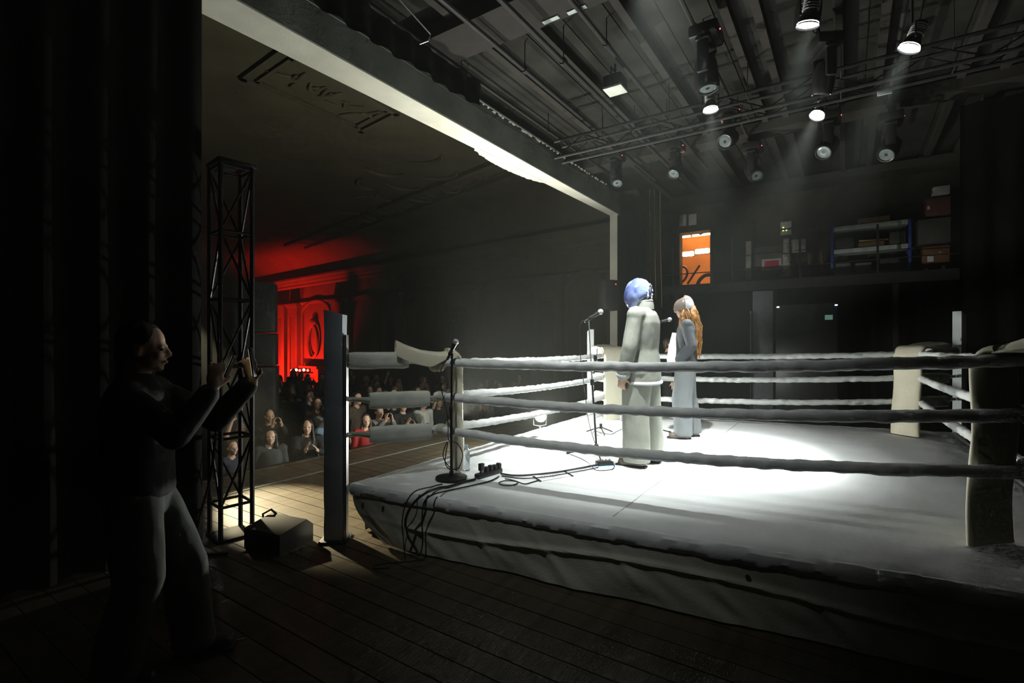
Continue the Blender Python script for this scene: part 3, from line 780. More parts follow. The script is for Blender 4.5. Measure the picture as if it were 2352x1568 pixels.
for i in range(3):
    MB().ell((-0.25-0.062, 0.075+0.006*i, 0.93+0.022*i), (0.004, 0.008, 0.008), None, 8, 5).build('cuff_button', BLACKP, man)
trouser_mb(PM, (0.128, 0.122, 0.115), 0.98, 0.045).skin('trousers', SUIT, man, 0.011, 4, 0.008, 6, 3.0)
shoes(PM, man, LEATH)
HOOD = mat('blue_vinyl', (0.09, 0.14, 0.42), 0.16, var=0.5, nscale=9, bump=0.6, bscale=9, spec=0.8, coat=0.5)
for nd in HOOD.node_tree.nodes:
    if nd.type == 'VALTORGB':
        nd.color_ramp.elements[0].color = (0.035, 0.06, 0.24, 1); nd.color_ramp.elements[1].color = (0.34, 0.42, 0.72, 1)  # pale blue mottling: reflected highlights painted into the vinyl colour
hd = MB()
hc = V(PM['head'])
for i in range(15):
    ph = -PI/2+PI*i/14; cr = max(math.cos(ph), 0.03)**0.75; z = math.sin(ph); ring_ = []
    for j in range(26):
        a = 2*PI*j/26; x, y = math.cos(a), math.sin(a)
        yy = y*0.128*cr; zz = z*0.148
        if z < 0: zz += 0.10*max(0, -y)*(-z)                       # rises at the nape
        fac = 1+0.05*noise.noise(V((x*2, y*2, z*2.5)))+(0.05 if abs(x) > 0.8 else 0)
        ring_.append(hc+V((x*0.100*cr*fac, 0.012+yy*fac+0.012*(1-z)*(1 if y > 0 else 0.2), 0.005+zz*fac)))
    hd.rings([ring_]) if False else None
    (hd.__dict__.setdefault('rr', [])).append(ring_)
hood = MB().rings(hd.rr).build('hood', HOOD, man, angle=0.9)
SEAMW = mat('white_vinyl_seam', (0.80, 0.82, 0.88), 0.3, bump=0.5, bscale=60)
for k_, (y0, nm) in enumerate(((-0.098, 'back_seam'),)):
    pts = [hc+V((0.100*math.cos(t)*(0.62 if k_ == 0 else 0.42), y0+0.012*noise.noise(V((t*4, k_, 0))), 0.005+0.148*math.sin(t)*(0.60 if k_ == 0 else 0.45))) for t in np.linspace(-0.5, PI+0.5, 40)]
    MB().tube(pts, [0.009+0.009*noise.noise(V((i*0.9, k_, 2))) for i in range(40)], 7).build(nm, SEAMW, hood)

# ------------------------------------------------------------------ performer with the auburn hair
PW = copy.deepcopy(STAND)
PW['arms'][0] = [(-0.175, -0.01, 1.41), (-0.235, -0.06, 1.15), (-0.20, 0.10, 0.97)]
PW['arms'][1] = [(0.175, -0.01, 1.41), (0.225, -0.05, 1.15), (0.20, 0.10, 0.97)]
PW['hands'] = [((0.2, 0.6, -0.6), (1, 0, 0), 0.8), ((-0.2, 0.6, -0.6), (-1, 0, 0), 0.8)]
PW['legs'] = [[(-0.09, 0, 0.92), (-0.105, 0.05, 0.50), (-0.11, 0.02, 0.09)], [(0.09, 0, 0.92), (0.11, -0.03, 0.50), (0.12, -0.10, 0.09)]]
PW['hr'] = (-0.15, 0, 0)
p = RZ(1574, 1004, ZC)
wom = thing('person', 'person with long curly auburn hair, clear head mask and charcoal suit', 'person', p, math.radians(74))
body_mb(PW, 0.92).skin('body', SKIN, wom, 0.009, 3)
torso_cloth(PW, [(0.84, 0.185, 0.135, -0.01), (0.98, 0.18, 0.13, -0.01), (1.10, 0.16, 0.122, -0.005), (1.25, 0.178, 0.13, -0.01), (1.36, 0.182, 0.126, -0.02), (1.43, 0.16, 0.105, -0.025), (1.47, 0.10, 0.08, -0.025), (1.51, 0.06, 0.06, -0.03)], (0.072, 0.064, 0.058, 0.85)).skin('jacket', SUITD, wom, 0.010, 4, 0.007, 9, 5.0)
MB().tube([(-0.02, 0.128, 1.32), (-0.03, 0.15, 1.15), (-0.03, 0.165, 0.98), (-0.03, 0.15, 0.86)], [0.03, 0.05, 0.06, 0.05], 10).build('shirt_front', SHIRT, wom)
trouser_mb(PW, (0.118, 0.112, 0.108), 1.0, 0.045).skin('trousers', TROUG, wom, 0.011, 4, 0.009, 6, 8.0)
shoes(PW, wom, LEATH)
hc = V(PW['head']); face_parts(hc, Euler(PW['hr']).to_matrix(), 1.0, wom)
HAIRR = mat('auburn_hair', (0.17, 0.075, 0.016), 0.45, var=0.45, nscale=40, stretch=(1, 1, 0.15), spec=0.5)
hb = MB(); hb.ell(hc+V((0, -0.03, 0.03)), (0.092, 0.098, 0.098)); hb.ell(hc+V((0, -0.10, -0.12)), (0.115, 0.075, 0.17)); hb.ell(hc+V((0, -0.125, -0.32)), (0.115, 0.07, 0.20)); hb.ell(hc+V((0, -0.135, -0.45)), (0.09, 0.055, 0.14))
hb.ell(hc+V((-0.10, 0.01, -0.19)), (0.04, 0.05, 0.17)); hb.ell(hc+V((0.10, 0.01, -0.19)), (0.04, 0.05, 0.17))
hair = hb.skin('hair', HAIRR, wom, 0.012, 3, 0.012, 22, 2.0)
cl = MB()
for i in range(170):
    a = random.uniform(-2.2, 2.2); top = hc+V((math.sin(a)*0.085, -0.02-math.cos(a)*0.095, random.uniform(-0.08, 0.04)))
    L = random.uniform(0.36, 0.62) if abs(a) < 1.4 else random.uniform(0.22, 0.36); ph = random.uniform(0, 6.28); fr_ = random.uniform(30, 55)
    wx = math.sin(a)*0.13+random.uniform(-.02, .02); wy = -0.03-max(0.1, math.cos(a))*0.16+random.uniform(-.025, .015)
    pts = [V((top.x+(wx-top.x)*min(1, t*2.2)*(1-0.25*t)+0.008*math.sin(ph+fr_*t*L), top.y+(wy-top.y+hc.y)*min(1, t*2)+0.008*math.cos(ph+fr_*t*L), top.z-L*t)) for t in np.linspace(0, 1, 15)]
    cl.tube(pts, [0.0075]*12+[0.006, 0.004, 0.002], 5)
o = cl.build('curls', HAIRR, hair); o['kind'] = 'stuff'
CLEAR = mat('clear_plastic', (0.42, 0.34, 0.29), 0.10, var=0.25, nscale=12, bump=0.5, bscale=14, trans=0.6, spec=0.8)
mk = MB(); rr = []
for i in range(11):
    ph = -0.30+(PI/2+0.30)*i/10; cr = max(math.cos(ph), 0.04)**0.8; z = math.sin(ph)
    rr.append([hc+V((0.100*cr*math.cos(a)*(1+0.05*noise.noise(V((math.cos(a)*2, math.sin(a)*2, z*3)))), 0.0+0.124*cr*math.sin(a), 0.015+0.128*z+0.02*math.sin(a)*-1)) for a in np.linspace(0, 2*PI, 27)[:-1]])
mask = mk.rings(rr).build('clear_mask', CLEAR, wom, angle=0.9)
SILV = mat('silver_foil', (0.85, 0.86, 0.88), 0.22, 0.6, var=0.1, nscale=15, bump=0.5, bscale=18)
pn_ = MB(); rr = []
for i in range(8):
    ph = -0.22+0.95*i/7; cr = max(math.cos(ph), 0.04)**0.8; z = math.sin(ph)
    rr.append([hc+V((-0.106*cr*math.cos(a), 0.128*cr*math.sin(a), 0.015+0.132*z)) for a in np.linspace(-1.45, -0.15, 14)])
pn_.rings(rr, cap=False, closed=False); rr2 = [[q+V((-0.006, 0, 0)) for q in r_] for r_ in rr]; pn_.rings(rr2, cap=False, closed=False); pn_.build('foil_panel', SILV, mask)

# ------------------------------------------------------------------ photographer in the wing
PF = copy.deepcopy(STAND)
PF['arms'][1] = [(0.175, 0.0, 1.41), (0.20, 0.22, 1.22), (0.13, 0.36, 1.44)]      # nearer the lens: phone held low
PF['arms'][0] = [(-0.175, 0.0, 1.41), (-0.16, 0.30, 1.24), (-0.05, 0.50, 1.46)]
PF['hands'] = [((0.15, -0.1, 1), (0.9, -0.3, 0), 0.9), ((-0.2, 0.1, 1), (-0.8, -0.2, 0), 0.9)]
PF['hr'] = (-0.03, 0, 0)
PF['legs'] = [[(-0.09, 0, 0.92), (-0.11, 0.16, 0.51), (-0.11, 0.20, 0.09)], [(0.09, 0, 0.92), (0.10, 0.03, 0.50), (0.105, -0.08, 0.09)]]
ph0 = V((-1.87, 2.52, 0))
pf = thing('person', 'dark-clothed person in the wing raising a phone, face in profile', 'person', ph0, math.radians(-74))
body_mb(PF, 0.95).skin('body', SKIN, pf, 0.009, 3)
JB = mat('black_jacket', (0.016, 0.016, 0.017), 0.8, bump=0.1, bscale=100); JB2 = mat('dark_green_jacket', (0.03, 0.034, 0.032), 0.8)
torso_cloth(PF, [(0.90, 0.20, 0.15, -0.01), (1.02, 0.19, 0.145, -0.01), (1.20, 0.19, 0.14, -0.01), (1.36, 0.19, 0.132, -0.02), (1.43, 0.165, 0.105, -0.02), (1.47, 0.10, 0.085, -0.02), (1.51, 0.068, 0.065, -0.02)], (0.075, 0.068, 0.055, 0.85)).skin('jacket', JB, pf, 0.011, 5, 0.007, 9, 2.0)
PALE = mat('pale_trousers', (0.075, 0.08, 0.07), 0.85, var=0.08, nscale=30)
trouser_mb(PF, (0.115, 0.10, 0.10), 1.0, 0.045).skin('trousers', PALE, pf, 0.011, 5, 0.008, 7, 4.0)
shoes(PF, pf, RUBBER)
hc = V(PF['head']); face_parts(hc, Euler(PF['hr']).to_matrix(), 1.0, pf)
HAIRD = mat('dark_hair', (0.022, 0.016, 0.012), 0.5, var=0.3, nscale=40, stretch=(1, 1, 0.2))
hb = MB(); hb.ell(hc+V((0, -0.028, 0.048)), (0.088, 0.102, 0.092)); hb.ell(hc+V((0, -0.07, -0.03)), (0.085, 0.06, 0.10)); hb.ell(hc+V((0, -0.07, -0.14)), (0.08, 0.05, 0.09))
hb.skin('hair', HAIRD, pf, 0.011, 3, 0.006, 25, 1.0)
ct = MB(); a = PF['arms'][0]; e0, w0 = V(a[1]), V(a[2]); ct.tube([e0.lerp(w0, .55), e0.lerp(w0, .68)], [0.052, 0.05], 14); ct.build('white_cuff', SHIRT, pf)
def phone(label, at_, rot, scr=None):
    t = thing('phone', label, 'phone', at_, 0, 'phones held up'); t.rotation_euler = rot
    MB().rbox((0, 0, 0.03), (0.075, 0.009, 0.155), 0.006, None, 2).build('case', BLACKP, t)
    MB().box((0, -0.0052, 0.03), (0.068, 0.001, 0.142)).build('screen', scr or mat('phone_screen', (0.01, 0.01, 0.01), 0.1, emit=(0.5, 0.55, 0.5), estr=0.25), t, smooth=False)
    MB().lathe([(0, 0), (0.006, 0), (0.006, 0.002), (0, 0.002)], 10, (0.022, 0.0045, 0.09), Matrix.Rotation(-PI/2, 3, 'X')).build('camera_lens', BLACKP, t)
    return t
Rp = RZm(math.radians(-74))
h0 = ph0+Rp @ V((0.13, 0.36, 1.44))
phone('phone held low by the dark-clothed person in the wing', h0+Rp @ V((-0.062, 0.045, 0.06)), (math.radians(-22), 0, math.radians(-74)))
h1 = ph0+Rp @ V((-0.05, 0.50, 1.46))
phone('phone raised upright in front of the profile face', h1+Rp @ V((0.072, 0.020, 0.07)), (math.radians(8), 0, math.radians(-74)), mat('phone_screen_glow', (0.01, 0.01, 0.01), 0.1, emit=(0.8, 0.75, 0.5), estr=0.6))

# ================================================================== THE CROWD
SK2 = mat('skin_fair', (0.62, 0.42, 0.30), 0.55, var=0.06, nscale=10); SK3 = mat('skin_tan', (0.42, 0.27, 0.18), 0.55, var=0.06, nscale=10)
POSES = []
a = copy.deepcopy(STAND); a['hr'] = (0.12, 0, -0.25); POSES.append(a)                                     # arms down, looking up
a = copy.deepcopy(STAND); a['arms'][1] = [(0.178, 0, 1.425), (0.22, 0.14, 1.20), (0.10, 0.30, 1.30)]; a['arms'][0] = [(-0.178, 0, 1.425), (-0.22, 0.14, 1.20), (-0.08, 0.30, 1.28)]
a['hands'] = [((0.5, 0.35, 0.8), (1, 0, -0.2), 0.3), ((-0.3, 0.35, 0.9), (-1, 0, -0.2), 0.2)]; a['hr'] = (0.08, 0, -0.35); POSES.append(a)   # clapping
a = copy.deepcopy(STAND); a['arms'][1] = [(0.178, 0, 1.425), (0.26, 0.16, 1.55), (0.20, 0.24, 1.80)]; a['hands'][1] = ((-0.05, 0.1, 1), (-0.6, -0.7, 0), 0.8); a['hr'] = (0.10, 0, -0.2); POSES.append(a)  # one arm up
a = copy.deepcopy(STAND); a['arms'][1] = [(0.178, 0, 1.425), (0.21, 0.22, 1.33), (0.07, 0.38, 1.52)]; a['arms'][0] = [(-0.178, 0, 1.425), (-0.21, 0.22, 1.33), (-0.07, 0.38, 1.52)]
a['hands'] = [((0.1, 0, 1), (0.9, -0.4, 0), 0.8), ((-0.1, 0, 1), (-0.9, -0.4, 0), 0.8)]; a['hr'] = (0.05, 0, -0.1); POSES.append(a)        # filming with both hands
VAR = []
for k, Pz in enumerate(POSES):
    g = (0.92, 0.95, 1.05, 1.0)[k]; ME = {}
    ME['body'] = body_mb(Pz, g).skinmesh('body', 0.011, 3)
    ME['top'] = torso_cloth(Pz, [(0.88, 0.185*g, 0.14, -0.01), (1.05, 0.17*g, 0.128, -0.005), (1.22, 0.178*g, 0.135, -0.005), (1.36, 0.183*g, 0.128, -0.015), (1.43, 0.155*g, 0.10, -0.02), (1.465, 0.10, 0.080, -0.03), (1.478, 0.085, 0.07, -0.035)], (0.070, 0.062, 0.05, 0.80 if k != 2 else -0.25)).skinmesh('top', 0.014, 5, 0.006, 9, k*2.0)
    ME['trousers'] = trouser_mb(Pz, (0.105, 0.085, 0.075), 0.98, 0.04).skinmesh('trousers', 0.016, 4)
    hc = V(Pz['head']); Rh = Euler(Pz['hr']).to_matrix()
    for nm in ('long', 'short', 'bob'):
        hb = MB()
        def he(p, r): hb.ell(hc+Rh @ V(p), r, Rh)
        he((0, -0.026, 0.046), (0.087, 0.100, 0.09)); he((0, -0.06, -0.01), (0.083, 0.06, 0.09))
        if nm != 'short':
            for sx in (-1, 1): he((sx*0.078, 0.0, -0.03), (0.022, 0.045, 0.10)); he((sx*0.082, -0.02, -0.13), (0.034, 0.05, 0.09))
            he((0, -0.085, -0.10), (0.09, 0.045, 0.12))
        if nm == 'long':
            for sx in (-1, 1): he((sx*0.09, -0.015, -0.24), (0.036, 0.05, 0.12))
            he((0, -0.10, -0.24), (0.11, 0.045, 0.16))
        ME[nm] = hb.skinmesh(nm+'_hair', 0.012, 3, 0.006, 22, k)
    ey = []
    for sx in (-1, 1):
        b = MB(); b.ell(hc+Rh @ V((sx*0.031, 0.0835, -0.004)), (0.013, 0.008, 0.0065), Rh, 8, 5); ey.append(b.mesh('eye'))
    ME['eye'] = ey; b = MB(); b.ell(hc+Rh @ V((0, 0.0945, -0.066)), (0.021, 0.0065, 0.008), Rh, 8, 5); ME['lips'] = b.mesh('lips')
    VAR.append(ME)
def cpart(name, me, m_, parent):
    o = bpy.data.objects.new(name, me); C.objects.link(o); o.parent = parent
    if not me.materials: me.materials.append(m_)
    o.material_slots[0].link = 'OBJECT'; o.material_slots[0].material = m_
    return o
CLO = {'charcoal': mat('cloth_charcoal', (0.045, 0.047, 0.05), 0.85), 'black': mat('cloth_black', (0.012, 0.012, 0.012), 0.85), 'red': mat('cloth_red', (0.30, 0.015, 0.012), 0.8),
       'white': mat('cloth_white', (0.62, 0.64, 0.58), 0.85), 'navy': mat('cloth_navy', (0.02, 0.025, 0.045), 0.85), 'brown': mat('cloth_brown', (0.07, 0.05, 0.035), 0.85), 'grey': mat('cloth_grey', (0.14, 0.14, 0.13), 0.85), 'blue': mat('cloth_blue', (0.16, 0.24, 0.30), 0.8)}
HAIRC = [HAIRD, mat('brown_hair', (0.06, 0.035, 0.02), 0.5, var=0.3, nscale=40), mat('blond_hair', (0.30, 0.22, 0.12), 0.5, var=0.2, nscale=40)]
def spectator(x, y, var, hair, hcol, top, label, skin=SKIN, s=1.0, turn=0.0, group=None):
    t = thing('person', label, 'person', (x, y, ZH), 0, group)
    t.rotation_euler = (0, 0, math.atan2(N1.x, -N1.y)+turn); t.scale = (s, s, s)
    ME = VAR[var]
    cpart('body', ME['body'], skin, t); cpart('top', ME['top'], CLO[top], t); cpart('trousers', ME['trousers'], CLO['black'], t); cpart('hair', ME[hair], HAIRC[hcol], t)
    for e in ME['eye']: cpart('eye', e, mat('eye', (0.03, 0.02, 0.015), 0.2), t)
    cpart('lips', ME['lips'], mat('lips', (0.40, 0.16, 0.13), 0.5), t)
    return t
used = [V((-4.6, 9.0)), V((-4.9, 9.3)), V((-4.3, 9.2))]
def spec_px(u, v, y, *a, **k):
    """a spectator whose crown shows at (u, v) at distance y; height follows"""
    p = RD(u, v, y); k['s'] = (p.z-ZH)/1.765; used.append(p.xy)
    return spectator(p.x, p.y, *a, **k)
G0 = 'spectators at the stage edge'
spec_px(622, 984, 7.25, 0, 'bob', 0, 'charcoal', 'spectator with dark bobbed hair in a charcoal v-neck top at the stage edge', skin=SK2, turn=-0.35, group=G0)
sp = spec_px(706, 962, 7.78, 1, 'long', 0, 'black', 'long-haired spectator in black raising an open hand before the chest', skin=SK2, turn=-0.35, group=G0)
sp = spec_px(552, 966, 7.75, 2, 'short', 0, 'brown', 'spectator stretching one arm up with a phone behind the truss tower', turn=-0.2, group=G0)
phone('phone held high by the spectator behind the truss tower', V(sp.location)+(RZm(sp.rotation_euler.z) @ V((0.160, 0.195, 1.855)))*sp.scale.x, (0, 0, sp.rotation_euler.z))
spec_px(532, 1010, 6.95, 0, 'short', 1, 'navy', 'short spectator half hidden by the truss tower legs', turn=0.2, group=G0)
spec_px(618, 938, 8.5, 3, 'short', 0, 'black', 'short-haired spectator filming behind the charcoal v-neck top', skin=SK3, turn=-0.2, group=G0)
spec_px(756, 946, 8.5, 0, 'short', 0, 'blue', 'spectator in a pale blue top half hidden by the blue-grey post', turn=-0.3, group=G0)
spec_px(840, 950, 8.62, 0, 'long', 1, 'red', 'spectator in a red top with long brown hair under the turnbuckle pads', skin=SK2, turn=-0.3, group=G0)
spec_px(870, 930, 9.2, 3, 'short', 0, 'grey', 'short-haired spectator in grey beside the red top', skin=SK3, turn=-0.2, group=G0)
spec_px(925, 916, 9.75, 1, 'short', 1, 'black', 'short-haired spectator in a black top with bare raised forearm', skin=SK2, turn=-0.2, group=G0)
wt = spec_px(972, 911, 10.3, 0, 'short', 1, 'white', 'spectator in a white t-shirt with a dark oval emblem', skin=SK2, turn=-0.15, group=G0)
em = MB(); em.ell((0, 0.137, 1.20), (0.05, 0.004, 0.026), None, 18, 8); em.build('emblem', mat('emblem_dark', (0.03, 0.035, 0.04), 0.7), wt)
em2 = MB(); em2.ell((0.0, 0.141, 1.20), (0.036, 0.003, 0.013), None, 18, 8); em2.build('emblem_centre', mat('emblem_pale', (0.35, 0.37, 0.36), 0.7), wt)
spec_px(1007, 911, 10.95, 2, 'long', 0, 'black', 'spectator with one hand up beside the white t-shirt', skin=SK2, turn=-0.2, group=G0)
spec_px(1085, 914, 11.3, 3, 'bob', 1, 'brown', 'spectator in brown beyond the cream edge-on corner pad', turn=-0.2, group=G0)
spec_px(1118, 911, 11.8, 0, 'short', 1, 'grey', 'spectator in grey in the glow of the footlight', turn=-0.2, group=G0)
rows = 0
for r in range(15):
    n = 7.35+r*0.72+0.04*r*r*0.5
    m = 3.2+random.uniform(0, .5)
    while m < 11.9:
        p = Q(m, n+random.uniform(-.15, .15)); u = CX+FPX*p.x/p.y
        hsd = (p-HA).dot(Hn)
        if 470 < u < 1190 and hsd > 1.0 and all((p.xy-q).length > 0.57 for q in used):
            used.append(p.xy); k = random.randrange(4) if random.random() < .4 else 0
            hr_ = random.choice(('long', 'short', 'bob', 'short'))
            tp_ = random.choice(('black', 'charcoal', 'navy', 'brown', 'black', 'grey'))
            nm_ = {'long': 'long-haired', 'short': 'short-haired', 'bob': 'bob-haired'}[hr_]; ps = ('standing with arms down', 'clapping', 'with one arm raised', 'filming with both hands')[k]
            hc_ = random.choice((0, 0, 1, 2))
            spectator(p.x, p.y, k, hr_, hc_, tp_, f'{("dark", "brown", "blond")[hc_]} {nm_} spectator in {tp_}, {ps}, deep in the dark crowd', random.choice((SKIN, SK2, SK3)), random.uniform(0.93, 1.04), random.uniform(-.4, .2), 'dark crowd filling the hall')
            rows += 1
        m += random.uniform(0.62, 0.95)+0.05*r
# stage hand beyond the ring
sp = spectator(0, 0, 0, 'short', 1, 'black', 'crew member in black standing behind the ring between the two performers', SKIN, 0.97, 0.5)
pp = RD(1535, 795, 9.9); sp.location = (pp.x, pp.y, 0.0)
sp.scale = (1.0, 1.0, 1.0)

# ================================================================== RIG
def pipe(name, label, a, b, r=0.025, m_=DSTEEL, group='rigging pipes over the stage'):
    t = thing(name, label, 'pipe', a, 0, group); a, b = V(a), V(b)
    MB().tube([(0, 0, 0), b-a], r, 8).build('tube', m_, t)
    L = (b-a).length; k = max(2, int(L/2.2))
    for i in range(k+1):
        p = (b-a)*(0.03+0.94*i/k); q = a+p
        MB().tube([p, p+V((0, 0, ceil_at(*mn(q))-q.z))], 0.007, 5).build('drop_rod', DSTEEL, t)
        MB().tube([p-(b-a).normalized()*0.03, p+(b-a).normalized()*0.03], r*1.5, 8).build('clamp', DSTEEL, t)
    return t
PZ = 5.17                                  # height of the lighting pipes, just below the cross beams
pipe('lighting_pipe', 'lighting pipe carrying the flood light', Q(0.5, 2.36, PZ), Q(10.5, 2.36, PZ))
pipe('lighting_pipe', 'lighting pipe carrying the lit lamp beside the large moving head', Q(1.5, 1.42, PZ), Q(10.8, 1.42, PZ))
pipe('lighting_pipe', 'lighting pipe carrying two lit lamps over the ring', Q(1.5, 0.30, PZ), Q(10.8, 0.30, PZ))
pipe('lighting_pipe', 'lighting pipe carrying the lit lamp furthest upstage', Q(1.5, -0.49, PZ), Q(10.8, -0.49, PZ))
pipe('curtain_rail', 'bright steel curtain rail beside the proscenium beam', Q(0.2, 4.42, 5.17), Q(8.2, 4.42, 5.17), 0.016, STEEL)
pipe('curtain_rail', 'dark curtain rail carrying the black border', Q(0.2, 4.15, 5.19), Q(9.8, 4.15, 5.19), 0.02, DSTEEL)
pipe('curtain_rail', 'second dark rail between the border and the flood light', Q(0.2, 3.4, 5.12), Q(10.5, 3.4, 5.12), 0.03)
pipe('curtain_rail', 'third dark rail next to the flood light pipe', Q(0.2, 2.85, 5.05), Q(10.5, 2.85, 5.05), 0.03)
t = thing('hanging_rod', 'thin bright rod with a hook hanging before the black border', 'rod', Q(4.0, 3.75, 5.0))
MB().tube([Q(-1.4, 0, 0.36), Q(0, 0, 0.0), Q(0.02, 0.05, -0.04)], 0.007, 6).build('rod', STEEL, t); MB().tube([Q(0.02, 0.05, -0.04), Q(0.0, 0.16, -0.05)], 0.011, 6).build('hook', STEEL, t)
def ladder_truss(label, m, n0, n1, z, h=0.26, w_=0.26):
    t = thing('lighting_truss', label, 'truss', Q(m, (n0+n1)/2, z), A1, 'trusses over the stage'); L = abs(n1-n0)
    for x in (-w_/2, w_/2):
        for zz in (0, h): MB().tube([(x, -L/2, zz), (x, L/2, zz)], 0.025, 8).build('chord', DSTEEL, t)
    k = int(L/0.5)
    for x in (-w_/2, w_/2):
        for i in range(k):
            y0 = -L/2+L*i/k; y1 = -L/2+L*(i+1)/k
            MB().tube([(x, y0, 0 if i % 2 else h), (x, y1, h if i % 2 else 0)], 0.010, 5).build('brace', DSTEEL, t)
    for i in range(0, k+1, 2):
        dy = max(0.02, L*i/k-0.25)-L/2
        MB().tube([(-w_/2, dy, 0), (w_/2, dy, 0)], 0.010, 5).build('brace', DSTEEL, t)
        MB().tube([(-w_/2, dy, h), (w_/2, dy, h)], 0.010, 5).build('brace', DSTEEL, t)
        MB().tube([(0, dy, h), (0, dy, ceil_at(m, (n0+n1)/2+dy)-z)], 0.006, 5).build('drop_wire', DSTEEL, t)
    return t
ladder_truss('black lighting truss crossing the stage above the ring', 7.15, 3.9, -5.8, 4.62)

LED = mat('red_led', (0.2, 0.0, 0.0), 0.4, emit=(1.0, 0.06, 0.05), estr=9.0)
LENSD = mat('dark_lens', (0.16, 0.19, 0.19), 0.10, var=0.2, spec=0.9, coat=1.0)
LENSL = mat('lit_lens', (1, 1, 1), 0.2, emit=(0.95, 0.98, 1.0), estr=45.0)
RIBS = mat('heat_sink', (0.7, 0.7, 0.68), 0.35, 0.5)
def aimR(d): return V(d).normalized().to_track_quat('-Z', 'Y').to_matrix()
def hanger(t, p, ztop):
    MB().tube([(0, 0, 0.0), (0, 0, ztop-p.z)], 0.012, 6).build('hanger', DSTEEL, t)
def moving_head(label, p, d, s=1.0, led=True, rail=(1.42, 5.17), yaw=0.0):
    p = V(p); t = thing('moving_head_light', label, 'stage light', p, 0, 'dark moving head lights'); R = aimR(d); Ry = RZm(A1+yaw)
    prof = [(0.03, 0.17), (0.085, 0.155), (0.115, 0.09), (0.12, 0.0), (0.125, -0.10), (0.118, -0.19), (0.105, -0.21), (0.092, -0.205), (0.088, -0.19)]
    MB().lathe([(r*s, z*s) for r, z in prof], 22, (0, 0, 0), R).build('head', BLACKP, t)
    MB().lathe([(0.0, -0.185*s), (0.05*s, -0.196*s), (0.088*s, -0.19*s), (0.088*s, -0.18*s), (0, -0.18*s)], 20, (0, 0, 0), R).build('lens', LENSD, t)
    for sx in (-1, 1):
        MB().rbox(Ry @ V((sx*0.155*s, 0, 0.11*s)), (0.05*s, 0.12*s, 0.36*s), 0.02*s, Ry).build('yoke_arm', BLACKP, t)
    MB().rbox((0, 0, 0.285*s), (0.38*s, 0.15*s, 0.05*s), 0.02*s, Ry).build('yoke_bridge', BLACKP, t)
    MB().rbox((0, 0, 0.385*s), (0.36*s, 0.30*s, 0.14*s), 0.03*s, Ry).build('base', BLACKP, t)
    if led: MB().ell(Ry @ V((-0.06*s, -0.152*s, 0.38*s)), (0.008, 0.008, 0.008), None, 8, 5).build('status_light', LED, t)
    q = Q(mn(p)[0], rail[0], rail[1])-p
    MB().tube([q-E1*0.03, q+E1*0.03], 0.036, 10).build('pipe_clamp', DSTEEL, t)
    MB().tube([(0, 0, 0.44*s), (0, 0, min(0.47*s, q.z-0.005)), q], 0.016, 6).build('hanger', DSTEEL, t)
    return t
moving_head('large black moving head hanging above a lit lamp', RD(1622, 165, 5.5), (0.05, -0.1, -1), 1.02)
moving_head('black moving head with pale lens beside the lit lamp under the truss', RD(1675, 318, 7.4), (-0.55, -0.55, -0.45), 0.98)
moving_head('glossy black moving head with a round lens turned down to the ring', RD(1728, 392, 8.6), (0, -0.75, -0.75), 1.0)
moving_head('black moving head with bluish lens beside the tilted lit lamp', RD(1903, 335, 7.5), (-0.6, -0.4, -0.6), 1.05, rail=(0.30, 5.17))
moving_head('black moving head hanging before the pale strip of far ceiling', RD(2045, 338, 7.4), (-0.55, -0.35, -0.65), 1.05, rail=(-0.49, 5.17))
moving_head('black moving head above the far end of the proscenium beam', RD(1552, 385, 8.4), (-0.4, -0.5, -0.8), 0.87, rail=(2.36, 5.17))
moving_head('black moving head tucked against the far corner of the beam', RD(1415, 405, 9.0), (0, -0.5, -0.9), 0.88, rail=(3.4, 5.12))
moving_head('black moving head with arched yoke between two lit lamps', RD(1893, 175, 5.6), (0, 0.3, -1), 0.92, rail=(0.30, 5.17), yaw=0.5)
moving_head('black moving head above the lit lamp at the top of the rig', RD(1858, 10, 4.5), (0, 0.2, -1), 0.88, False, rail=(0.30, 5.17))
